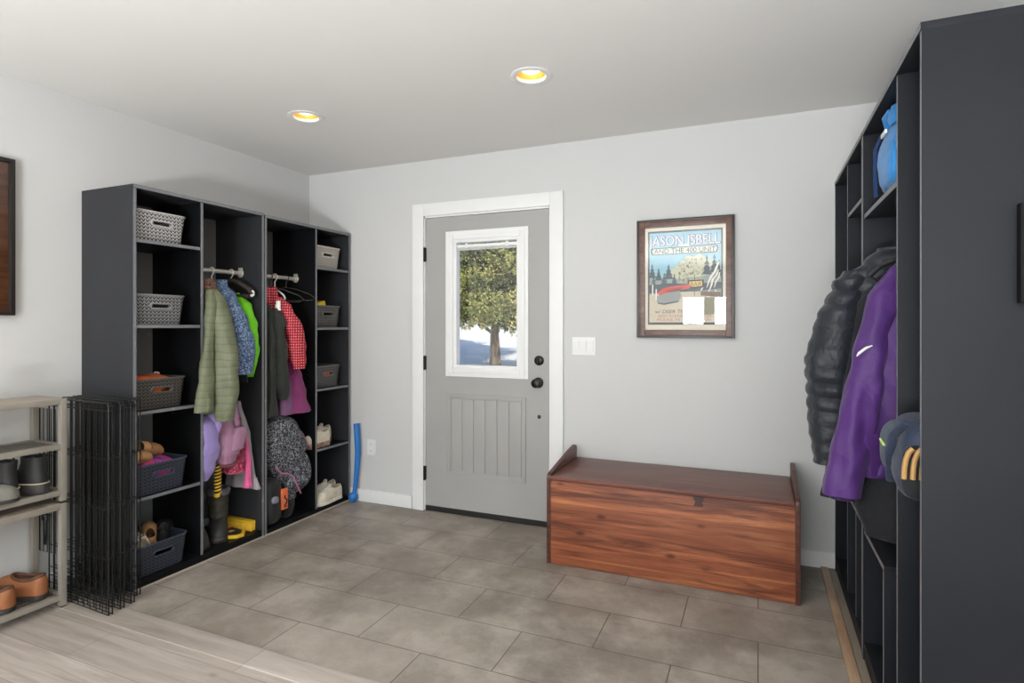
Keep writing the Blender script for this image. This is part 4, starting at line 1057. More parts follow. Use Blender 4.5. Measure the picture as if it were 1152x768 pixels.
# patterned backpack
t = thing('backpack', 'black and white patterned backpack with pink piping in the corner locker', 'backpack', (-2.9, 2.93, 0.2))
def sk_(p):
    u = p.z/0.27
    p = Vector(p); p.y = p.y*(1.0-0.30*max(0, u)**2)*(1-0.25*max(0, -u)) - u*0.045
    p.y += 0.02*max(0, -u)**1.2; return p
m = MB(); m.blob((-2.885, 2.915, 0.475), (0.095, 0.165, 0.245), 2.5, nu=40, nv=28, fn=sk_, amp=0.045, freq=7, seed=5); m.build('body', M['bwprint'], t)
m = MB(); m.blob((-2.835, 2.975, 0.33), (0.075, 0.095, 0.15), 2.4, nu=30, nv=20, amp=0.03, freq=9, seed=6); m.build('pocket', M['bwprint'], t)
m = MB(); m.tube([(-2.80, 2.775, 0.40), (-2.79, 2.81, 0.355), (-2.785, 2.86, 0.34), (-2.775, 2.895, 0.32), (-2.765, 2.93, 0.24), (-2.775, 2.965, 0.19)], 0.005, n=8); m.build('piping', M['pinkpipe'], t)
m = MB(); m.tube([(-2.83, 2.985, 0.62), (-2.81, 3.02, 0.57), (-2.80, 3.05, 0.50), (-2.79, 3.075, 0.46)], 0.009, n=8, flat=0.5); m.build('side_piping', M['pinkpipe'], t)
m = MB(); m.tube([(-2.87, 2.86, 0.70), (-2.86, 2.89, 0.76), (-2.87, 2.93, 0.70)], 0.011, n=8, flat=0.5); m.build('grab_handle', M['bwprint'], t)
hang_loop('hanging_loop', t, M['blk'], (-2.90, 2.90, 0.735), (-3.147, 2.90, 0.885))
M['gear'] = fabric('black_nylon', (34, 34, 36), rough=0.5); M['gearo'] = plain('orange_label', (222, 110, 66), 0.5); M['geard'] = plain('grey_mark', (120, 124, 132), 0.5)
t = thing('gear_bag', 'black gear bag with an orange label on the corner locker floor', 'bag', (-2.88, 2.79, 0.035))
m = MB(); m.blob((-2.88, 2.775, 0.178), (0.10, 0.075, 0.142), 3.0, amp=0.015, freq=10, seed=7); m.build('body', M['gear'], t)
m = MB(); m.box(-2.788, 2.802, 0.125, -2.772, 2.850, 0.255, bev=0.004); lab = m.build('orange_label', M['gearo'], t)
m = MB(); m.tube([(-2.771, 2.818, 0.150), (-2.771, 2.836, 0.165), (-2.771, 2.838, 0.185), (-2.771, 2.822, 0.195), (-2.771, 2.822, 0.215)], 0.005, n=6); m.tube([(-2.771, 2.815, 0.142), (-2.771, 2.84, 0.142)], 0.004, n=6); m.build('label_mark', M['gear'], lab)
m = MB(); m.blob((-2.785, 2.755, 0.20), (0.016, 0.025, 0.022), 2.6); m.build('buckle', M['geard'], t)
t = thing('pouch', 'black pouch with speckled band below the patterned backpack', 'bag', (-2.88, 2.93, 0.035))
m = MB(); m.blob((-2.885, 2.925, 0.185), (0.07, 0.055, 0.150), 3.2, amp=0.01, freq=12, seed=2); m.build('body', M['gear'], t)
m = MB(); m.hloft([(0.235, -2.958, -2.808, 2.925, 0.058), (0.16, -2.958, -2.806, 2.925, 0.058)], levels=4, amp=0, e=3.2); m.build('speckled_band', M['bwprint'], t)

# blue ball thrower in the corner
M['blue'] = plain('bright_blue_plastic', (30, 112, 190), 0.35)
t = thing('ball_thrower', 'bright blue plastic ball thrower standing against the end of the corner locker', 'toy', (-2.71, 3.44, 0))
m = MB(); m.tube([(-2.73, 3.452, 0.05), (-2.722, 3.455, 0.10), (-2.712, 3.460, 0.22), (-2.702, 3.462, 0.36), (-2.708, 3.464, 0.48), (-2.716, 3.465, 0.575)], [0.016, 0.016, 0.018, 0.021, 0.023, 0.023], n=14, flat=0.95); m.build('shaft', M['blue'], t)
m = MB(); m.blob((-2.735, 3.452, 0.036), (0.034, 0.034, 0.036), 2.0); m.build('cup', M['blue'], t)
# ------------------------------------------------------------------ clothes in the right lockers
M['puffer'] = fabric('black_puffer_nylon', (34, 37, 44), rough=0.45, bump=0.35); M['purple'] = fabric('purple_shell', (70, 36, 100), rough=0.55)
M['purpledk'] = fabric('dark_purple_lining', (40, 26, 62)); M['blackcl'] = fabric('black_cloth', (24, 25, 29)); M['paleblue'] = fabric('pale_blue_cloth', (110, 138, 154))
M['reflect'] = plain('reflective_tape', (226, 226, 222), 0.3); M['navy'] = fabric('navy_nylon', (38, 48, 68), rough=0.55); M['mesh'] = fabric('grey_mesh', (72, 80, 90)); M['goldp'] = plain('tan_gold_print', (158, 122, 70), 0.6); M['zip'] = plain('lime_zip', (176, 196, 110), 0.5)
GJ3 = 'clothes hanging in the right lockers'
RXR, RZR = 0.545, 1.60
hanger('dark hanger holding the purple jacket', RXR, 2.255, RZR, 0.20, M['plblack'], M['chrome'], GJ3, r=0.008, drop=0.09)
hanger('pale wooden hanger holding the black puffer jacket', RXR, 2.43, RZR, 0.18, M['hangwood'], M['chrome'], GJ3, r=0.009, drop=0.08)
garment('puffer_jacket', 'black puffer jacket hanging between the purple jacket and the back wall', 'jacket', (0.5, 2.45, 0.79), GJ3,
        [(1.56, 0.42, 0.66, 2.43, 0.045), (1.525, 0.37, 0.70, 2.435, 0.06), (1.47, 0.29, 0.75, 2.44, 0.065), (1.3, 0.27, 0.755, 2.44, 0.068), (0.82, 0.27, 0.755, 2.44, 0.066)], M['puffer'], [
        ('sleeve', [(1.495, 0.30, 0.36, 2.44, 0.03), (1.46, 0.265, 0.36, 2.44, 0.055), (1.30, 0.205, 0.34, 2.44, 0.068), (1.16, 0.170, 0.315, 2.44, 0.070), (0.95, 0.178, 0.31, 2.44, 0.066), (0.82, 0.195, 0.29, 2.44, 0.056), (0.785, 0.20, 0.28, 2.44, 0.05)], M['puffer'], dict(e=2.1, rib=0.020, ribp=0.056, seed=122, amp=0.007)),
        ('collar', [(1.57, 0.40, 0.66, 2.43, 0.055), (1.53, 0.36, 0.68, 2.43, 0.068), (1.46, 0.33, 0.70, 2.432, 0.072)], M['puffer'], dict(levels=14, rib=0.010, ribp=0.05, seed=123)),
        ], rib=0.016, ribp=0.056, amp=0.007, seed=121)
garment('light_jacket', 'pale blue jacket barely showing behind the black puffer jacket', 'jacket', (0.5, 2.545, 0.82), GJ3,
        [(1.50, 0.42, 0.66, 2.548, 0.015), (1.46, 0.30, 0.74, 2.548, 0.02), (1.30, 0.245, 0.75, 2.548, 0.022), (0.80, 0.215, 0.75, 2.548, 0.022)], M['paleblue'], (), amp=0.004, seed=131)
garment('shell_jacket', 'purple jacket with a white reflective stripe in the right locker', 'jacket', (0.5, 2.22, 0.73), GJ3,
        [(1.52, 0.46, 0.62, 2.235, 0.04), (1.49, 0.40, 0.68, 2.235, 0.055), (1.42, 0.345, 0.73, 2.235, 0.06), (1.2, 0.325, 0.75, 2.225, 0.062), (0.90, 0.315, 0.75, 2.222, 0.064), (0.795, 0.325, 0.75, 2.225, 0.056)], M['purple'], [
        ('sleeve', [(1.445, 0.375, 0.44, 2.225, 0.03), (1.40, 0.335, 0.43, 2.225, 0.05), (1.20, 0.290, 0.39, 2.212, 0.056), (1.0, 0.250, 0.36, 2.20, 0.056), (0.85, 0.220, 0.335, 2.195, 0.055), (0.735, 0.200, 0.315, 2.195, 0.050)], M['purple'], dict(e=2.2, seed=142, amp=0.016)),
        ('cuff_lining', [(0.745, 0.215, 0.300, 2.195, 0.040), (0.722, 0.218, 0.298, 2.195, 0.038)], M['purpledk'], dict(levels=4, amp=0.002)),
        ], amp=0.022, seed=141)
shl = [o for o in bpy.data.objects if o.name.startswith('shell_jacket')][0]
m = MB(); m.tube([(0.292, 2.150, 1.195), (0.298, 2.147, 1.205), (0.318, 2.148, 1.222), (0.335, 2.150, 1.230)], [0.002, 0.0045, 0.0045, 0.002], n=8); m.build('reflective_stripe', M['reflect'], shl)
garment('long_coat', 'black garment hanging lower behind the purple jacket', 'coat', (0.48, 2.33, 0.68), GJ3,
        [(1.45, 0.42, 0.66, 2.335, 0.02), (1.38, 0.32, 0.74, 2.335, 0.028), (1.0, 0.27, 0.75, 2.335, 0.03), (0.78, 0.22, 0.75, 2.33, 0.034), (0.69, 0.205, 0.75, 2.33, 0.036)], M['blackcl'], (), amp=0.006, seed=151)
garment('folded_trousers', 'black trousers hanging under the purple jacket above the low shelf', 'trousers', (0.5, 2.23, 0.60), GJ3,
        [(0.80, 0.34, 0.70, 2.23, 0.03), (0.70, 0.30, 0.72, 2.225, 0.055), (0.60, 0.33, 0.72, 2.225, 0.058)], M['blackcl'], (), amp=0.008, seed=161)

t = thing('backpack', 'navy backpack with curved tan stripes in the narrow bay of the right locker', 'backpack', (0.44, 1.87, 0.83))
m = MB(); m.blob((0.440, 1.868, 0.945), (0.102, 0.108, 0.105), 4.0, nu=36, nv=22, amp=0.018, freq=9, seed=9); m.build('body', M['navy'], t)
m = MB(); hang_loop('hanging_loop', t, M['navy'], (0.52, 1.87, 1.035), (0.729, 1.87, 1.185))
m = MB(); m.blob((0.365, 1.932, 0.955), (0.045, 0.035, 0.075), 2.4, amp=0.008, freq=12, seed=3); pk = m.build('mesh_pocket', M['mesh'], t)
m = MB(); m.tube([(0.320, 1.925, 0.972), (0.326, 1.905, 0.957)], 0.004, n=6); m.build('zipper', M['zip'], pk)
m = MB(); m.tube([(0.345, 1.93, 0.855), (0.332, 1.88, 0.93), (0.332, 1.82, 1.00), (0.352, 1.765, 1.045)], 0.011, n=8, flat=0.6); m.build('strap', M['navy'], t)
m = MB(); m.blob((0.405, 1.768, 0.918), (0.065, 0.012, 0.072), 4.0, seed=4); fl = m.build('black_panel', M['blackcl'], t)
for k, xa in enumerate((0.343, 0.362, 0.381)):
    m = MB(); m.tube([(xa, 1.755, 0.902), (xa+0.001, 1.754, 0.93), (xa+0.004, 1.754, 0.952), (xa+0.010, 1.754, 0.970), (xa+0.019, 1.754, 0.981)], 0.0065, n=8); m.build('curved_stripe', M['goldp'], fl)

M['bagblue'] = fabric('royal_blue_nylon', (46, 126, 190), rough=0.45); M['bagdk'] = fabric('dark_blue_webbing', (24, 50, 92))
t = thing('duffel_bag', 'bright blue bag on the top shelf of the right locker', 'bag', (0.50, 2.30, 1.722))
def tp(p):
    u = (p.z+0.13)/0.26; p = Vector(p); p.y *= 1.0-0.18*u; p.x *= 1.0-0.15*u; return p
m = MB(); m.blob((0.495, 2.30, 1.853), (0.112, 0.215, 0.130), 3.2, nu=40, nv=24, fn=tp, amp=0.02, freq=8, seed=6); m.build('body', M['bagblue'], t)
m = MB(); m.blob((0.405, 2.27, 1.83), (0.025, 0.12, 0.075), 3.0, amp=0.01, freq=10, seed=2); m.build('pocket', M['bagblue'], t)
m = MB(); m.tube([(0.42, 2.36, 1.96), (0.405, 2.32, 2.00), (0.41, 2.27, 2.005), (0.42, 2.23, 1.965)], [0.012, 0.016, 0.016, 0.012], n=10, flat=0.5); m.build('grab_handle', M['bagblue'], t)
m = MB(); m.hloft([(2.012, 0.40, 0.46, 2.24, 0.04), (1.98, 0.392, 0.50, 2.24, 0.06), (1.955, 0.40, 0.50, 2.24, 0.05)], levels=10, amp=0.012, seed=7); m.build('rolled_top', M['bagblue'], t)
m = MB(); m.tube([(0.41, 2.43, 1.98), (0.385, 2.41, 1.92), (0.382, 2.40, 1.84), (0.385, 2.40, 1.75)], 0.008, n=8, flat=0.5); m.build('strap', M['bagdk'], t)
m = MB(); m.box(0.388, 2.26, 1.935, 0.395, 2.33, 1.948, bev=0.001); m.build('white_tag', M['plwhite'], t)

# dark wall panel on the side of the near locker
m = MB(); m.box(0.558, 1.690, 1.346, 0.86, 1.714, 1.578, bev=0.003)
tag(m.build('mounted_panel', plain('near_black_panel', (16, 16, 18), 0.7, spec=0.15)), 'dark flat panel mounted on the side of the right locker', 'panel')

# ------------------------------------------------------------------ shoe racks
def rack(label, z0, z1, boards, x0=-3.172, x1=-2.932, y0=0.86, y1=1.652):
    t = thing('shoe_rack', label, 'shoe rack', ((x0+x1)/2, (y0+y1)/2, z0), 0, 'stacked shoe racks')
    w = 0.026
    for x in (x0, x1-w):
        for y in (y0, y1-w):
            m = MB(); m.box(x, y, z0+0.010, x+w, y+w, z1, bev=0.003); p = m.build('post', M['rackmetal'], t)
            m = MB(); m.box(x+0.002, y+0.002, z0, x+w-0.002, y+w-0.002, z0+0.011, bev=0.001); m.build('foot', M['blackrub'], p)
    for zt, kind in boards:
        h = 0.024
        sh = MB(); sh.box(x1-w+0.001, y0+w, zt-h, x1-0.001, y1-w, zt, bev=0.002); sh.box(x0+0.001, y0+w, zt-h, x0+w-0.001, y1-w, zt, bev=0.002)
        sh.box(x0+w, y0+0.001, zt-h, x1-w, y0+w-0.001, zt, bev=0.002); sh.box(x0+w, y1-w+0.001, zt-h, x1-w, y1-0.001, zt, bev=0.002)
        s_ = sh.build('shelf_frame', M['rackmetal'], t)
        if kind == 'board':
            m = MB(); m.box(x0+0.002, y0+0.002, zt-0.004, x1-0.002, y1-0.002, zt+0.003, bev=0.001); m.build('shelf_board', M['rackboard'], s_)
        else:
            m = MB()
            for k in range(7): x = x0+w+0.012+k*(x1-x0-2*w-0.024)/6; m.tube([(x, y0+0.02, zt-0.006), (x, y1-0.02, zt-0.006)], 0.0038, n=8)
            for k in range(3): y = y0+0.15+k*0.24; m.tube([(x0+0.02, y, zt-0.011), (x1-0.02, y, zt-0.011)], 0.003, n=8)
            m.build('shelf_wires', M['rackwire'], s_)
rack('grey metal shoe rack stacked on top holding black boots', 0.480, 0.960, ((0.957, 'board'), (0.752, 'wire'), (0.540, 'wire')))
rack('grey metal shoe rack standing on the floor with brown slippers', 0.0, 0.480, ((0.476, 'board'), (0.062, 'wire')))
GBt = 'footwear on the shoe racks'
def ankle_boot(label, loc, yaw):
    t = thing('ankle_boot', label, 'boot', loc, yaw, GBt); n = 24
    m = MB(); rr = lambda z, cx, rx, ry: [Vector((cx+rx*math.copysign(abs(math.cos(2*PI*k/n))**0.8, math.cos(2*PI*k/n)), ry*math.copysign(abs(math.sin(2*PI*k/n))**0.75, math.sin(2*PI*k/n)), z)) for k in range(n)]
    m.loft([rr(0, 0, 0.098, 0.040), rr(0.004, 0, 0.10, 0.042), rr(0.042, 0, 0.10, 0.042), rr(0.046, 0, 0.098, 0.040)]); m.build('sole', M['dkshoe'], t, world=False)
    m = MB(); m.loft([rr(0.0455, 0, 0.1025, 0.0445), rr(0.0500, 0, 0.1025, 0.0445)]); m.build('welt', M['creamdk'], t, world=False)
    m = MB(); m.loft([rr(0.049, 0.0, 0.096, 0.039), rr(0.07, 0.0, 0.094, 0.040), rr(0.09, -0.012, 0.078, 0.038), rr(0.11, -0.030, 0.056, 0.036), rr(0.14, -0.036, 0.050, 0.036), rr(0.165, -0.036, 0.052, 0.038), rr(0.163, -0.036, 0.046, 0.032), rr(0.11, -0.034, 0.040, 0.028)]); m.build('upper', M['blacksh'], t, world=False)
    m = MB(); m.tube([(-0.086, 0, 0.15), (-0.094, 0, 0.175), (-0.09, 0, 0.185), (-0.082, 0, 0.165)], 0.004, n=6, flat=0.5); m.build('pull_tab', M['blacksh'], t, world=False)
ankle_boot('black ankle boot with a thick pale edged sole nearest the rack post', (-3.035, 1.545, 0.541), R(195))
ankle_boot('black ankle boot with pale edged sole left of its pair on the rack', (-3.045, 1.440, 0.541), R(190))
shoe('loafer', 'silver shoe at the left edge of the photo in front of the black boots', 'shoe', (-2.975, 1.275, 0.541), R(82), 0.20, 0.075, 0.07, M['silver'], M['dkshoe'], M['dkshoe'], 0.016, group=GBt)
shoe('slipper', 'brown slipper nearest the rack post on the bottom shelf', 'slipper', (-2.965, 1.585, 0.062), R(205), 0.235, 0.098, 0.085, M['brownsl'], M['brownin'], M['darksole'], 0.024, group=GBt, throat=0.62, collar=0.008)
shoe('slipper', 'brown slipper cut by the left edge of the photo on the bottom shelf', 'slipper', (-2.955, 1.455, 0.062), R(205), 0.235, 0.098, 0.085, M['brownsl'], M['brownin'], M['darksole'], 0.024, group=GBt, throat=0.62, collar=0.008)
t = thing('candle_jar', 'white candle with a copper base on top of the shoe rack', 'candle', (-2.99, 1.362, 0.9605))
m = MB(); m.lathe([(0.036, 0.0), (0.038, 0.004), (0.038, 0.040), (0.034, 0.042)], (-2.99, 1.362, 0.9605), n=28); m.build('base', plain('copper_base', (186, 120, 62), 0.35, 0.6), t)
m = MB(); m.lathe([(0.034, 0.042), (0.042, 0.048), (0.044, 0.075), (0.034, 0.098), (0.018, 0.108), (0.0, 0.110)], (-2.99, 1.362, 0.9605), n=28); m.build('candle', M['plwhite'], t)

# ------------------------------------------------------------------ folded wire pet pen
t = thing('wire_pet_pen', 'folded black wire pet pen leaning between the shoe rack and the locker', 'pet pen', (-2.9, 1.74, 0))
def wire_panel(a, b, H, door=False):
    """a right foot, b left foot (x, y)"""
    m = MB(); A = Vector((a[0], a[1], 0)); B = Vector((b[0], b[1], 0)); P = lambda u, z: A.lerp(B, u)+Vector((0, 0, z))
    r0 = 0.0032; cr = 0.02; u1 = cr/(A-B).length
    m.tube([P(0, 0.006), P(0, H-cr), P(u1*0.3, H-cr*0.3), P(u1, H), P(1-u1, H), P(1-u1*0.3, H-cr*0.3), P(1, H-cr), P(1, 0.006)], r0, n=6, closed=True)
    nv = 10
    for k in range(1, nv): m.tube([P(k/nv, 0.006), P(k/nv, H)], 0.0021, n=5)
    for z in (0.035, 0.065, 0.100, 0.140, 0.245, 0.470, 0.690, H-0.035): m.tube([P(0, z), P(1, z)], 0.0021, n=5)
    m.build('wire_panel', M['wire'], t)
    return P
RN = [(-2.655, 1.672), (-2.668, 1.732), (-2.678, 1.786), (-2.728, 1.848)]
LN = [(-3.135, 1.700), (-3.135, 1.752), (-3.14, 1.80), (-3.14, 1.835)]
hs = 0.945
for i in range(4):
    wire_panel((RN[i][0], RN[i][1]-0.008), (LN[i][0], LN[i][1]-0.012), hs)
    wire_panel((RN[i][0], RN[i][1]+0.008), (LN[i][0], LN[i][1]+0.008), hs)
    m = MB()
    for z in (0.26, 0.48, 0.70, 0.93): m.tube([(RN[i][0]+0.004, RN[i][1]-0.010, z), (RN[i][0]+0.007, RN[i][1], z), (RN[i][0]+0.004, RN[i][1]+0.010, z)], 0.003, n=6)
    m.build('hinge_clip', M['wire'], t)
m = MB(); x0, x1, yy = -3.165, -3.045, 1.664
m.tube([(x0, yy, 0.22), (x0, yy, 0.90), (x1, yy, 0.90), (x1, yy, 0.22)], 0.003, n=6, closed=True)
for k in range(1, 4): m.tube([(x0+k*0.03, yy, 0.22), (x0+k*0.03, yy, 0.90)], 0.0021, n=5)
for z in (0.45, 0.68): m.tube([(x0, yy, z), (x1, yy, z)], 0.0021, n=5)
gt = m.build('wire_door', M['wire'], t)
m = MB(); m.tube([(-3.16, yy-0.008, 0.40), (-3.07, yy-0.008, 0.40)], 0.004, n=6); m.tube([(-3.13, yy-0.008, 0.37), (-3.09, yy-0.008, 0.37), (-3.09, yy-0.008, 0.43), (-3.13, yy-0.008, 0.43)], 0.0035, n=6, closed=True); m.tube([(-3.11, yy-0.012, 0.39), (-3.105, yy-0.012, 0.26), (-3.095, yy-0.012, 0.26), (-3.09, yy-0.012, 0.37)], 0.0035, n=6)
m.build('latch', M['wire'], gt)

# ------------------------------------------------------------------ pictures
def text(s, size, loc, mat, parent, ext=0.0003, align='CENTER', sx=1.0, name='lettering', shear=0.0, off=0.0):
    cu = bpy.data.curves.new(name, 'FONT'); cu.body = s; cu.size = size; cu.extrude = ext; cu.align_x = align; cu.shear = shear; cu.offset = off
    cu.resolution_u = 3
    o = bpy.data.objects.new('tmp_text', cu); C.objects.link(o)
    dg = bpy.context.evaluated_depsgraph_get(); me = bpy.data.meshes.new_from_object(o.evaluated_get(dg))
    bpy.data.objects.remove(o)
    mt = Matrix.Translation(loc) @ Matrix.Rotation(R(90), 4, 'X') @ Matrix.Diagonal((sx, 1, 1, 1))
    me.transform(parent_root_inv(parent) @ mt); me.materials.clear(); me.materials.append(mat); me.name = name
    ob = bpy.data.objects.new(name, me); C.objects.link(ob); ob.parent = parent; return ob
def parent_root_inv(p):
    while p.parent: p = p.parent
    return p.matrix_basis.inverted()
M['frame_in'] = mat_chest('brown_frame_wood', ((74, 50, 42), (98, 70, 60), (120, 90, 78)), axis='y'); M['frame_out'] = plain('black_frame_lip', (30, 26, 24), 0.35)
PX0, PX1, PZ0, PZ1 = -0.667, -0.122, 1.222, 1.917
t = thing('framed_poster', 'framed concert poster hanging on the back wall above the chest', 'picture', ((PX0+PX1)/2, WB-0.02, PZ0))
m = MB(); frame(m, PX0, PX1, PZ0, PZ1, 0.013, WB-0.034, WB-0.001, 0.003); m.build('frame_lip', M['frame_out'], t)
m = MB(); frame(m, PX0+0.012, PX1-0.012, PZ0+0.012, PZ1-0.012, 0.034, WB-0.030, WB-0.002, 0.004); m.build('frame', M['frame_in'], t)
m = MB(); m.box(PX0+0.02, WB-0.010, PZ0+0.02, PX1-0.02, WB-0.006, PZ1-0.02); bk = m.build('paper', plain('cream_paper', (226, 216, 196), 0.8, var=0.03), t)
m = MB(); m.box(PX0+0.03, WB-0.022, PZ0+0.03, PX1-0.03, WB-0.020, PZ1-0.03); m.build('glass_pane', M['picglass'], t)
ix0, ix1, iz0, iz1 = PX0+0.067, PX1-0.067, PZ0+0.082, PZ1-0.073
IW, IH = ix1-ix0, iz1-iz0
U = lambda u: ix0+u*IW
V_ = lambda v: iz1-v*IH
ink = lambda n, c: plain('ink_'+n, c, 0.8, var=0.04, spec=0.1)
lay = [0]
def flat(name, pts, mat):
    lay[0] += 1; y = WB-0.0101-0.00006*lay[0]
    m = MB(); m.prism([(U(u), y, V_(v)) for u, v in pts], (0, 0.00004, 0)); return m.build(name, mat, bk)
rect = lambda a, b, c, d: [(a, b), (c, b), (c, d), (a, d)]
I = {k: ink(k, c) for k, c in dict(dark=(66, 76, 82), sky=(150, 196, 212), haze=(150, 158, 156), mount=(206, 204, 180), pines=(70, 86, 92), ground=(206, 194, 172), red=(206, 74, 58), reddk=(160, 44, 40), grey=(150, 152, 150), mauve=(226, 214, 228), white=(236, 232, 220), ribbon=(206, 210, 196), black=(46, 44, 44), yellow=(232, 200, 120), rust=(184, 116, 92), brown=(116, 88, 66), moss=(128, 122, 92), leafy=(178, 178, 146)).items()}
flat('border', rect(-0.012, -0.012, 1.012, 1.010), I['dark'])
flat('sky', rect(0.012, 0.008, 0.988, 0.56), I['sky'])
flat('mountain', [(0.02, 0.58), (0.2, 0.50), (0.36, 0.39), (0.46, 0.33), (0.55, 0.265), (0.62, 0.285), (0.70, 0.25), (0.80, 0.30), (0.90, 0.34), (0.985, 0.40), (0.985, 0.60), (0.02, 0.60)], I['mount'])
flat('haze', [(0.012, 0.47), (0.3, 0.52), (0.7, 0.50), (0.988, 0.44), (0.988, 0.70), (0.012, 0.70)], I['haze'])
rnd = random.Random(12)
def pine(u, v, w, h):
    pts = [(u, v-h)]
    for k in range(1, 5): q = k/4; pts += [(u+w*q*0.5, v-h+h*q), (u+w*(q*0.5-0.16), v-h+h*q-0.004)]
    left = [(2*u-a, b) for a, b in pts[1:][::-1]]
    return pts+left
for (u, v, w, h) in ((0.05, 0.50, 0.13, 0.16), (0.14, 0.53, 0.12, 0.14), (0.28, 0.52, 0.16, 0.17), (0.22, 0.58, 0.12, 0.14), (0.36, 0.58, 0.10, 0.13), (0.80, 0.48, 0.15, 0.22), (0.90, 0.46, 0.15, 0.20), (0.96, 0.50, 0.10, 0.18), (0.07, 0.62, 0.13, 0.15)):
    flat('pine', pine(u, v, w, h), I['pines'])
for k in range(90):
    u = rnd.uniform(0.42, 0.76); v = rnd.uniform(0.30, 0.55); s = rnd.uniform(0.008, 0.020)
    flat('tree_speck', [(u, v-s), (u+s, v), (u, v+s), (u-s, v)], I['leafy'] if k % 4 else I['moss'])
flat('ground', [(0.012, 0.68), (0.4, 0.655), (0.988, 0.66), (0.988, 0.985), (0.012, 0.985)], I['ground'])
flat('hedge', [(0.012, 0.58), (0.3, 0.56), (0.55, 0.575), (0.988, 0.56), (0.988, 0.63), (0.5, 0.655), (0.012, 0.665)], I['dark'])
def wisp(p, w):
    n = len(p); L_ = [(u-w*math.sin(PI*(i+0.3)/n), v) for i, (u, v) in enumerate(p)]; R_ = [(u+w*math.sin(PI*(i+0.3)/n), v-0.004) for i, (u, v) in enumerate(p)]
    return L_+R_[::-1]
for p, w_ in (([(0.80, 0.62), (0.83, 0.55), (0.86, 0.50), (0.91, 0.45), (0.93, 0.40), (0.965, 0.35)], 0.020), ([(0.82, 0.68), (0.86, 0.60), (0.88, 0.53), (0.93, 0.49), (0.955, 0.43)], 0.016), ([(0.90, 0.62), (0.92, 0.56), (0.955, 0.52), (0.97, 0.46)], 0.014), ([(0.80, 0.76), (0.83, 0.72), (0.81, 0.68), (0.84, 0.64)], 0.018), ([(0.90, 0.70), (0.92, 0.67), (0.91, 0.64)], 0.013), ([(0.72, 0.66), (0.735, 0.63), (0.755, 0.61)], 0.012)):
    flat('smoke', wisp(p, w_), I['white'])
flat('picnic_table', [(0.72, 0.655), (0.985, 0.665), (0.985, 0.72), (0.72, 0.70)], I['brown'])
flat('grass', [(0.76, 0.72), (0.90, 0.72), (0.90, 0.90), (0.76, 0.90)], I['moss'])
flat('signpost', rect(0.632, 0.47, 0.640, 0.70), I['black'])
flat('signboard', [(0.545, 0.535), (0.76, 0.53), (0.76, 0.615), (0.545, 0.62)], I['black'])
flat('sign_glow', [(0.565, 0.548), (0.74, 0.543), (0.74, 0.600), (0.565, 0.606)], I['yellow'])
flat('truck_roof', [(0.12, 0.665), (0.20, 0.615), (0.36, 0.59), (0.56, 0.578), (0.60, 0.60), (0.55, 0.625), (0.36, 0.64), (0.16, 0.69)], I['red'])
flat('truck_shade', [(0.22, 0.65), (0.36, 0.615), (0.48, 0.605), (0.46, 0.63), (0.30, 0.655)], I['reddk'])
flat('truck_body', [(0.11, 0.70), (0.24, 0.665), (0.44, 0.645), (0.46, 0.70), (0.42, 0.765), (0.20, 0.79), (0.12, 0.765)], I['grey'])
flat('truck_grille', [(0.13, 0.765), (0.22, 0.775), (0.42, 0.75), (0.42, 0.765), (0.22, 0.795), (0.13, 0.78)], I['dark'])
for u, v in ((0.05, 0.57), (0.10, 0.62)):
    flat('fence_post', rect(u, v, u+0.018, v+0.12), I['white'])
flat('ribbon', [(0.05, 0.175), (0.93, 0.165), (0.955, 0.20), (0.93, 0.245), (0.05, 0.25), (0.03, 0.21)], I['dark'])
flat('ribbon_face', [(0.07, 0.183), (0.92, 0.173), (0.94, 0.20), (0.92, 0.237), (0.07, 0.242), (0.05, 0.21)], I['ribbon'])
TY = WB-0.0101-0.00006*(lay[0]+2)
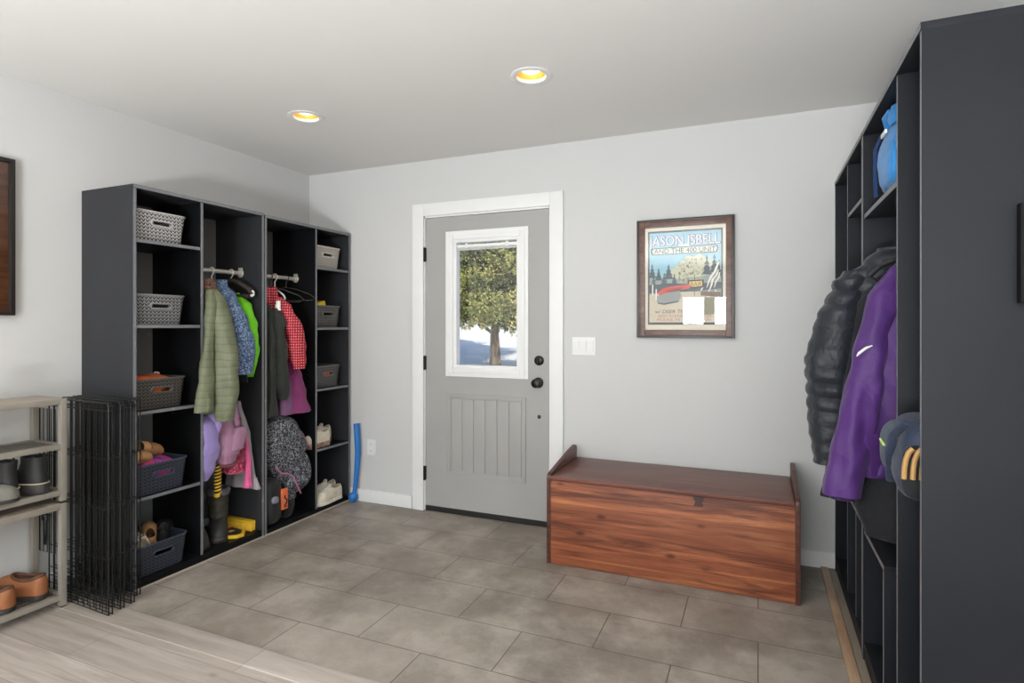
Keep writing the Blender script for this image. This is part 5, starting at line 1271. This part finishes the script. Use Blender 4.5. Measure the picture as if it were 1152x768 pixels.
def ptext(s, u, v, size, mat, sx=1.0, sh=0.0, off=0.0): return text(s, size*IH, (U(u), TY, V_(v)), mat, bk, ext=0.00003, sx=sx, shear=sh, off=off)
ptext('JASON ISBELL', 0.505, 0.150, 0.150, I['dark'], sx=0.81, off=0.0022)
TY -= 0.0002; ptext('JASON ISBELL', 0.500, 0.150, 0.150, I['mauve'], sx=0.81); TY += 0.0002
ptext('AND THE 400 UNIT', 0.50, 0.234, 0.072, I['black'], sx=1.02)
ptext('BAR', 0.655, 0.598, 0.066, I['brown'], sx=1.0)
ptext('w/ DEER TICK', 0.33, 0.885, 0.052, I['black'], sx=1.15, sh=0.2)
ptext('BEST EVENING THEATER', 0.50, 0.930, 0.042, I['rust'], sx=1.20)
ptext('MOLINE, MI', 0.28, 0.970, 0.042, I['rust'], sx=1.15); ptext('JUN', 0.80, 0.970, 0.042, I['rust'], sx=1.15)

# picture at the left edge on wall_left
t = thing('framed_picture', 'dark framed picture on the left wall cut by the photo edge', 'picture', (WL+0.02, 1.2, 1.343))
fy0, fy1, fz0, fz1 = 0.95, 1.562, 1.340, 2.060
def vframe(name, ins, w, d, mat):
    m = MB(); a0, a1, b0, b1 = fy0+ins, fy1-ins, fz0+ins, fz1-ins
    m.box(WL, a0, b0, WL+d, a0+w, b1, bev=0.003); m.box(WL, a1-w, b0, WL+d, a1, b1, bev=0.003); m.box(WL, a0+w, b0, WL+d, a1-w, b0+w, bev=0.003); m.box(WL, a0+w, b1-w, WL+d, a1-w, b1, bev=0.003)
    m.build(name, mat, t)
vframe('frame', 0.0, 0.018, 0.034, M['frame_out'])
m = MB(); m.box(WL+0.002, fy0+0.016, fz0+0.016, WL+0.012, fy1-0.016, fz1-0.016); m.build('image', mat_chest('brown_print', ((92, 56, 36), (128, 80, 50), (150, 98, 64)), axis='y'), t)
m = MB(); m.box(WL+0.020, fy0+0.016, fz0+0.016, WL+0.022, fy1-0.016, fz1-0.016); m.build('glass_pane', M['picglass'], t)
